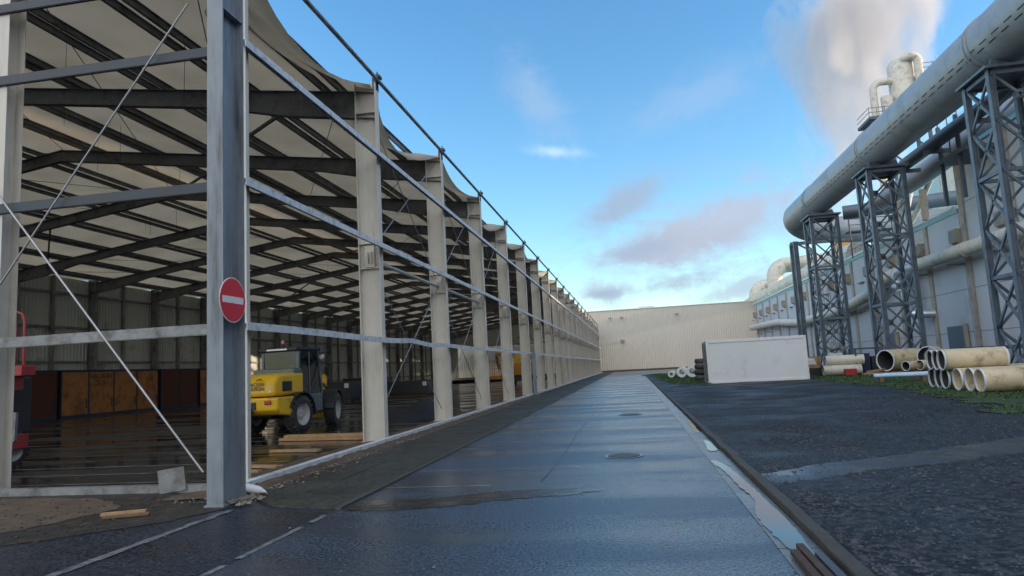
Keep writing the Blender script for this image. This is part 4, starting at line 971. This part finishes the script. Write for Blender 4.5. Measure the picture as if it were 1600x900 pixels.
for y in (46.2, 44.9, 43.6, 42.3): mb.tube([(20.2, y, 13.15), (20.2, y, 15.9)], .04, 5)
mb.build('handrail', 'towerdark', hg)
# caged ladder against the wall
la = thing('wall_ladder', (21.6, 76, 5), 'narrow caged ladder up the factory wall behind the container', 'ladder')
mb = MB()
for y in (78.0, 78.7): mb.tube([(21.5, y, 0.4), (21.5, y, 11.6)], .04, 6)
for i in range(34): mb.tube([(21.5, 78.0, .6 + i * .32), (21.5, 78.7, .6 + i * .32)], .02, 5)
mb.build('rungs', 'grey', la)
mb = MB()
for i in range(9):
    z = 2.6 + i * 1.05; mb.tube([(21.5, 77.8, z), (21.1, 77.8, z), (20.8, 78.1, z), (20.8, 78.6, z), (21.1, 78.9, z), (21.5, 78.9, z)], .035, 5)
for x, y in ((20.8, 78.1), (20.8, 78.6), (21.1, 77.8), (21.1, 78.9)): mb.tube([(x, y, 2.6), (x, y, 11.2)], .02, 5)
mb.build('cage', 'grey', la)

# process stack behind
st = thing('process_tower', (42, 100, 0), 'cream process vessel with looped ducts on a railed platform above the big pipe', 'process tower')
TX, TY = 41.2, 103.0
MB().tube([(TX, TY, 33.0), (TX, TY, 40.5), (TX, TY, 41.2)], [1.75, 1.75, 1.3], 28).build('vessel', 'ductcream', st)
MB().tube([(TX - 4.2, TY - .5, 20), (TX - 4.2, TY - .5, 37.0)] + elbow((TX - 3.0, TY - .5, 37.0), 1.2, 180, 90, (1, 0, 0), (0, 0, 1))[1:] + [(TX - 1.5, TY - .4, 38.2)], .5, 18).build('looped_duct', 'ductcream', st)
MB().tube([(TX + 1.6, TY - 2.0, 34), (TX + 1.6, TY - 2.0, 40.0)] + elbow((TX + .6, TY - 2.0, 40.0), 1.0, 0, 90, (1, 0, 0), (0, 0, 1))[1:] + [(TX - .3, TY - 1.4, 40.9)], .6, 18).build('looped_duct', 'ductcream', st)
MB().tube([(TX - 2.6, TY - .8, 32.8), (TX - 2.6, TY - .8, 35.8)], .8, 14).build('small_vessel', 'ductcream', st)
mb = MB(); mb.box(TX - 5.8, TX + 2.6, TY - 2.6, TY + 2.6, 32.2, 32.6); mb.build('platform', 'towerdark', st)
MB().box(TX + 1.8, TX + 4.6, TY - 2, TY + 2, 38.0, 38.3).build('upper_platform', 'towerdark', st)
mb = MB()
for z0, x0, x1 in ((32.6, TX - 5.8, TX + 2.6), (38.3, TX + 1.8, TX + 4.6)):
    n_ = int((x1 - x0) / 1.0)
    for i in range(n_ + 1):
        x = x0 + (x1 - x0) * i / n_; mb.tube([(x, TY - 2.5, z0), (x, TY - 2.5, z0 + 1.25)], .045, 5)
    for z in (.6, 1.25):
        mb.tube([(x0, TY - 2.5, z0 + z), (x1, TY - 2.5, z0 + z)], .045, 5); mb.tube([(x0, TY - 2.5, z0 + z), (x0, TY + 2.5, z0 + z)], .045, 5); mb.tube([(x1, TY - 2.5, z0 + z), (x1, TY + 2.5, z0 + z)], .045, 5)
mb.build('railing', 'towerdark', st)
mb = MB()
for x, y in ((TX - 3, TY - 2), (TX + 2, TY - 2), (TX - 3, TY + 2), (TX + 2, TY + 2)): mb.beam((x, y, 10), (x, y, 32.2), .4, .4)
for i in range(4):
    mb.beam((TX - 3, TY - 2, 12 + i * 5), (TX + 2, TY - 2, 17 + i * 5), .2, .2); mb.beam((TX + 2, TY - 2, 12 + i * 5), (TX - 3, TY - 2, 17 + i * 5), .2, .2)
mb.beam((TX - 5.6, TY - 2, 32.2), (TX - 3, TY - 2, 30), .25, .25)
mb.build('support_frame', 'towerdark', st)

for o in kids(st): o.location.z += 1.7

# ------------------------------------------------------------------ container
cn = thing('site_container', (0, 0, 0), 'plain white site container standing on the gravel yard', 'container')
CL, CW, CH = 5.75, 4.9, 2.62     # local: x along the long side, y depth
MB().box(.12, CL - .12, .03, .06, .16, CH - .18).build('side_panel', 'plastic', cn); MB().box(.12, CL - .12, CW - .06, CW - .03, .16, CH - .18).build('side_panel', 'plastic', cn)
MB().box(CL - .05, CL - .03, .12, CW - .12, .16, CH - .18).build('end_panel', 'plastic', cn)
MB().box(0.03, CL - .03, .03, CW - .03, CH - .06, CH - .02).build('roof', 'contframe', cn)
for i in range(1, 5): MB().box(.12 + i * (CL - .24) / 5 - .004, .12 + i * (CL - .24) / 5 + .004, .026, .031, .17, CH - .19).build('panel_seam', 'contframe', cn)
mb = MB()
for x in (0, CL - .14):
    for y in (0, CW - .14): mb.box(x, x + .14, y, y + .14, 0, CH)
for y in (0, CW - .12): mb.box(.14, CL - .14, y, y + .12, 0, .16); mb.box(.14, CL - .14, y, y + .12, CH - .18, CH)
for x in (0, CL - .12): mb.box(x, x + .12, .14, CW - .14, 0, .16); mb.box(x, x + .12, .14, CW - .14, CH - .18, CH)
mb.build('frame', 'contframe', cn, bevel=.012)
for k in range(4):
    y0 = .16 + k * (CW - .3) / 4; y1 = y0 + (CW - .34) / 4
    dr = MB().box(.02, .05, y0, y1, .17, CH - .19).build('door', 'plastic', cn)
    mb = MB()
    for yy in (y0 + .22, y1 - .22): mb.tube([(-.02, yy, .1), (-.02, yy, CH - .1)], .018, 6)
    mb.build('locking_bar', 'galvdull', dr)
    MB().box(-.045, -.02, y0 + .3, y1 - .2, 1.05, 1.1).build('handle', 'galvdull', dr)
mb = MB()
for x in (-.004, CL - .116):
    for z in (0.01, CH - .13):
        for y in (-.004,): mb.box(x, x + .12, y, y + .12, z, z + .12)
mb.build('corner_casting', 'plastic', cn, bevel=.02)
mb = MB(); mb.box(CL - .1, CL - .04, -.012, -.004, .42, .44); mb.box(CL - .09, CL - .05, -.012, -.004, .05, .08); mb.box(.05, .09, -.012, -.004, .05, .08); mb.build('lifting_slots', 'black', cn)
cn.location = (4.50, 43.3, .05); cn.rotation_euler = (0, 0, R(-3))

# ------------------------------------------------------------------ yard pipes
def ypipe(x, y, z, dx, dy, ln_, r, label, m='pipecream', ring='contframe', grp='large pipes stacked on the grass', inner='pipeinner', th=None, sleeve=None):
    d = Vector((dx, dy, 0)).normalized(); p = Vector((x, y, z)); q = p + d * ln_; th = th or r * .07
    t_ = thing('stacked_pipe', (x, y, z - r), label, 'pipe', grp)
    seg = 28; u = d.cross(Vector((0, 0, 1))).normalized(); v = d.cross(u)
    ringf = lambda c, rr: [c + (u * math.cos(a) + v * math.sin(a)) * rr for a in [2 * math.pi * k / seg for k in range(seg)]]
    side = [(k, (k + 1) % seg, seg + (k + 1) % seg, seg + k) for k in range(seg)]
    MB().add(ringf(p, r) + ringf(q, r), side, True).build('shell', m, t_)
    MB().add(ringf(p + d * .01, r - th) + ringf(q - d * .01, r - th), [f[::-1] for f in side], True).build('lining', inner, t_)
    for c, s_ in ((p, 1), (q, -1)):
        mb = MB(); A = ringf(c - d * .006 * s_, r + .004); B = ringf(c - d * .006 * s_, r - th - .004); mb.add(A + B, side); C_ = ringf(c + d * .05 * s_, r + .004); mb.add(A + C_, side, True)
        mb.add(B + ringf(c + d * .05 * s_, r - th - .004), side, True)
        mb.build('end_rim', ring, t_)
    if sleeve: MB().add(ringf(p + d * .05, r + .012) + ringf(p + d * sleeve, r + .012), side, True).build('coating', 'pipeteal', t_)
    return t_
z0 = .07
# direction of the front bundle: away to the right, slightly towards the viewer
D1 = (1, -.03)
for i, (x, y) in enumerate(((10.80, 27.6), (10.72, 26.86), (10.62, 26.12))):
    ypipe(x, y, z0 + .38, *D1, 3.2, .365, ('leftmost', 'middle', 'rightmost')[i] + ' teal ended pipe in the bottom row of the near pipe stack', sleeve=.10)
for i, (x, y) in enumerate(((10.66, 27.25), (10.56, 26.5), (10.44, 25.78))):
    ypipe(x, y, z0 + 1.03, *D1, 1.95, .355, ('leftmost', 'middle', 'rightmost')[i] + ' teal ended pipe in the top row of the near pipe stack', sleeve=.06)
ypipe(10.67, 25.3, z0 + .37, *D1, 4.6, .37, 'cream pipe just right of the teal ended bottom pipes', inner='pipecream')
ypipe(10.70, 24.52, z0 + .38, *D1, 5.0, .38, 'cream pipe second from the right in the open bottom row', inner='pipecream')
ypipe(10.64, 23.74, z0 + .37, *D1, 5.2, .37, 'cream pipe rightmost in the open bottom row', inner='pipecream')
ypipe(10.30, 20.2, z0 + .42, *D1, 5.0, .42, 'cream pipe cut off by the right edge of the picture', inner='pipecream')
# pipe group further back
ypipe(14.45, 43.0, z0 + .86, .85, .5, 2.6, .62, 'short fat cream pipe with dark mouth beyond the near stack', th=.05)
ypipe(16.6, 42.6, z0 + .95, .5, .5, .8, .60, 'half hidden fat pipe right of the short fat pipe', m='pipecream')
ypipe(14.07, 39.0, z0 + .58, .8, .5, 1.2, .25, 'small left pipe in front of the short fat pipe')
ypipe(14.75, 39.0, z0 + .60, .8, .5, 1.2, .25, 'small right pipe in front of the short fat pipe')
tb = thing('timber_cribbing', (15.0, 41, z0), 'low weathered timber cribbing under the small and fat cream pipes', 'timber cribbing')
for a in (39.1, 39.9, 43.3, 44.0): MB().box(13.7, 17.4, a, a + .16, z0, z0 + .3).build('sleeper', 'wooddark', tb)
# pair of lying pipes behind the container corner
for i, (x, y, z, l, lab) in enumerate(((12.2, 46.8, z0 + .95, 2.2, 'upper cream pipe of the pair right of the container'), (11.95, 46.6, z0 + .34, 2.2, 'lower cream pipe of the pair right of the container'), (12.3, 47.4, z0 + .34, 2.3, 'rear lower cream pipe behind the pair right of the container'))):
    ypipe(x, y, z, 1, -.12, l, .33, lab, m='ductcream', ring='ductcream', grp='cream pipes right of the container', inner='grey')
tr_ = thing('trestle_blocks', (12, 34.2, z0), 'two low timber blocks under the pale blue pipe', 'timber blocks')
for a in (11.2, 12.8): MB().box(a, a + .15, 33.6 if a > 12 else 34.2, 35.0, z0, z0 + .22).build('block', 'wooddark', tr_)
one(MB().tube([(11.0, 34.4, z0 + .3), (13.1, 33.6, z0 + .3)], .09, 12), 'blue_pipe', 'paleblue', 'long thin pale blue pipe lying on the grass', 'pipe', loc=(11.0, 34.4, z0))
one(MB().tube([(13.15, 33.5, z0 + .24), (13.4, 33.4, z0 + .24)], .17, 14), 'pipe_offcut', 'pipeteal', 'short dark teal pipe offcut at the end of the pale blue pipe', 'pipe offcut', loc=(13.2, 33.5, z0))
one(MB().tube([(11.6, 34.9, z0 + .34), (13.4, 34.3, z0 + .34)], .06, 10), 'white_pipe', 'contframe', 'thin white pipe behind the pale blue pipe on the grass', 'pipe', loc=(11.6, 34.9, z0))

# junk between the stacks
gn = thing('generator_frame', (14.7, 47, 0), 'dark open generator frame left of the middle lattice tower', 'generator')
mb = MB()
for x in (13.9, 15.5):
    for y in (46.4, 47.6): mb.box(x - .05, x + .05, y - .05, y + .05, .1, 1.75)
for z in (.15, 1.7):
    for y in (46.4, 47.6): mb.box(13.9, 15.5, y - .04, y + .04, z - .05, z + .05)
    for x in (13.9, 15.5): mb.box(x - .04, x + .04, 46.4, 47.6, z - .05, z + .05)
mb.build('frame', 'towerdark', gn); MB().box(14.15, 14.8, 46.6, 47.4, .2, 1.4).build('engine', 'bluesteel', gn, bevel=.04); MB().box(14.9, 15.4, 46.6, 47.4, .2, 1.2).build('tank', 'black', gn, bevel=.06)
wp = thing('wood_pallet', (14.4, 43.5, 0), 'pale wooden pallet with scrap boards on the grass near the generator', 'pallet')
mb = MB()
for i in range(6): mb.box(13.3, 14.5, 42.4 + i * .2, 42.54 + i * .2, .2, .23)
mb.build('deck_boards', 'pipecream', wp)
mb = MB()
for x in (13.3, 13.85, 14.4): mb.box(x, x + .1, 42.4, 43.54, .06, .2)
mb.build('bearers', 'wooddark', wp); MB().beam((13.3, 42.5, .3), (14.4, 43.2, .42), .2, .12).build('scrap_board', 'wood', wp)
bx = thing('parts_crate', (11.2, 48.6, 0), 'open wooden crate with white scrap behind the container corner', 'crate')
mb = MB(); mb.box(11.0, 12.2, 48.6, 48.66, .6, 1.35); mb.box(11.0, 11.06, 48.0, 48.66, .6, 1.35); mb.box(12.14, 12.2, 48.0, 48.66, .6, 1.35); mb.box(11.0, 12.2, 48.0, 48.06, .6, .8); mb.build('boards', 'wood', bx)
MB().box(11.0, 12.2, 48, 48.66, .1, .6).build('base', 'black', bx); MB().prism([(11.15, .8), (11.5, 1.25), (11.85, 1.2), (12.0, .8)], 1, 48.15, 48.5).build('scrap', 'contframe', bx, bevel=.04)
vl = thing('valve_unit', (13.4, 49.4, 0), 'white valve unit with a grey hood left of the generator frame', 'valve unit')
MB().box(13.1, 13.9, 49, 49.7, .1, 1.5).build('cabinet', 'contframe', vl, bevel=.03); MB().tube([(13.1, 49, 1.75), (13.7, 49, 1.95), (13.9, 49, 1.7)], .2, 12).build('hood', 'galvdull', vl)
one(MB().box(12.95, 13.6, 45.4, 45.9, .08, .5), 'red_crate', 'red', 'small red crate on the grass right of the cream pipe pair', 'crate', bevel=.03)
# tyres stacked left of the container
for i, (x, y, z, r, lab) in enumerate(((4.95, 52, .22, .52, 'bottom tyre of the stack left of the container'), (4.92, 52.05, .62, .52, 'second tyre from the bottom left of the container'), (4.95, 51.95, 1.02, .5, 'third tyre from the bottom left of the container'), (4.98, 52, 1.42, .48, 'top tyre of the stack left of the container'))):
    o = MB(); n_, k_ = 28, 10; V = []
    for a in range(n_):
        for b in range(k_):
            A = 2 * math.pi * a / n_; B = 2 * math.pi * b / k_; rr = r * .76 + r * .24 * math.cos(B) * (1.04 if b in (0,) and a % 2 else 1)
            V.append((x + rr * math.cos(A), y + rr * math.sin(A), z + .2 * math.sin(B)))
    o.add(V, [(a * k_ + b, a * k_ + (b + 1) % k_, ((a + 1) % n_) * k_ + (b + 1) % k_, ((a + 1) % n_) * k_ + b) for a in range(n_) for b in range(k_)], True)
    one(o, 'tyre', 'rubber', lab, 'tyre', 'tyres stacked beside the container', loc=(x, y, z))
for i, (x, y, r, lab) in enumerate(((3.3, 62, .3, 'leftmost and smallest white roll on the grass before the warehouse'), (4.15, 61, .45, 'middle white roll on the grass before the warehouse'), (4.95, 60, .5, 'white roll next to the tyre stack'))):
    o = MB().pipe((x, y, r + .1), (x + .2, y + 1.0, r + .1), r, r * .5); one(o, 'cable_roll', 'plastic', lab, 'roll', 'white rolls on the grass', loc=(x, y, .1))
# rusty bars in the gutter, foreground
for i, (x, lab, m) in enumerate(((1.13, 'left rusty steel bar lying in the gutter at the bottom edge', 'rust'), (1.21, 'middle rusty steel bar lying in the gutter at the bottom edge', 'rust'), (1.29, 'right dark steel bar lying in the gutter beside the kerb', 'iron'))):
    y1 = (5.78, 5.95, 5.7)[i]
    o = MB().box(x - .03, x + .03, 4.4, y1, .012, .055); one(o, 'steel_bar', m, lab, 'steel bar', 'steel bars lying in the gutter', loc=(x, 5, 0), bevel=.006)

# ------------------------------------------------------------------ steam plume (a real volume far behind the factory)
vm = bpy.data.materials.new('steam'); vm.use_nodes = True; t = vm.node_tree; t.nodes.clear()
def n2(k, **kw):
    q = t.nodes.new(k)
    for a, b in kw.items():
        if a in q.inputs: q.inputs[a].default_value = b
        else: setattr(q, a, b)
    return q
def m2(op, a, b=None, clamp=False):
    q = t.nodes.new('ShaderNodeMath'); q.operation = op; q.use_clamp = clamp
    for i, v in enumerate((a, b)):
        if v is None: continue
        if isinstance(v, (int, float)): q.inputs[i].default_value = v
        else: t.links.new(v, q.inputs[i])
    return q.outputs[0]
co = n2('ShaderNodeTexCoord'); ns = n2('ShaderNodeTexNoise', Scale=2.6, Detail=8.0, Roughness=.6, Distortion=.4); t.links.new(co.outputs['Object'], ns.inputs[0])
ln_ = n2('ShaderNodeVectorMath', operation='LENGTH'); t.links.new(co.outputs['Object'], ln_.inputs[0])
f_ = m2('SUBTRACT', 1.0, ln_.outputs['Value']); f_ = m2('ADD', m2('MULTIPLY', f_, 4.0), m2('MULTIPLY', m2('SUBTRACT', ns.outputs[0], .66), 9.0), True)
pv_ = n2('ShaderNodeVolumePrincipled'); pv_.inputs['Color'].default_value = (.86, .83, .83, 1); pv_.inputs['Anisotropy'].default_value = .1
t.links.new(m2('MULTIPLY', f_, .10), pv_.inputs['Density']); ov = n2('ShaderNodeOutputMaterial'); t.links.new(pv_.outputs[0], ov.inputs['Volume'])
M['steam'] = vm
us = MB(); V = []; a_, b_ = 24, 14
V.append((0, 0, 1)); 
for j in range(1, b_):
    for i in range(a_): V.append((math.sin(math.pi * j / b_) * math.cos(2 * math.pi * i / a_), math.sin(math.pi * j / b_) * math.sin(2 * math.pi * i / a_), math.cos(math.pi * j / b_)))
V.append((0, 0, -1)); F = [(0, 1 + i, 1 + (i + 1) % a_) for i in range(a_)]
for j in range(b_ - 2): F += [(1 + j * a_ + i, 1 + (j + 1) * a_ + i, 1 + (j + 1) * a_ + (i + 1) % a_, 1 + j * a_ + (i + 1) % a_) for i in range(a_)]
F += [(len(V) - 1, 1 + (b_ - 2) * a_ + (i + 1) % a_, 1 + (b_ - 2) * a_ + i) for i in range(a_)]
us.add(V, F)
o = us.build('steam_plume', 'steam'); tag(o, kind='stuff'); o.location = (61, 176, 78); o.scale = (26, 22, 58); o.rotation_euler = (R(-4), R(3), 0)
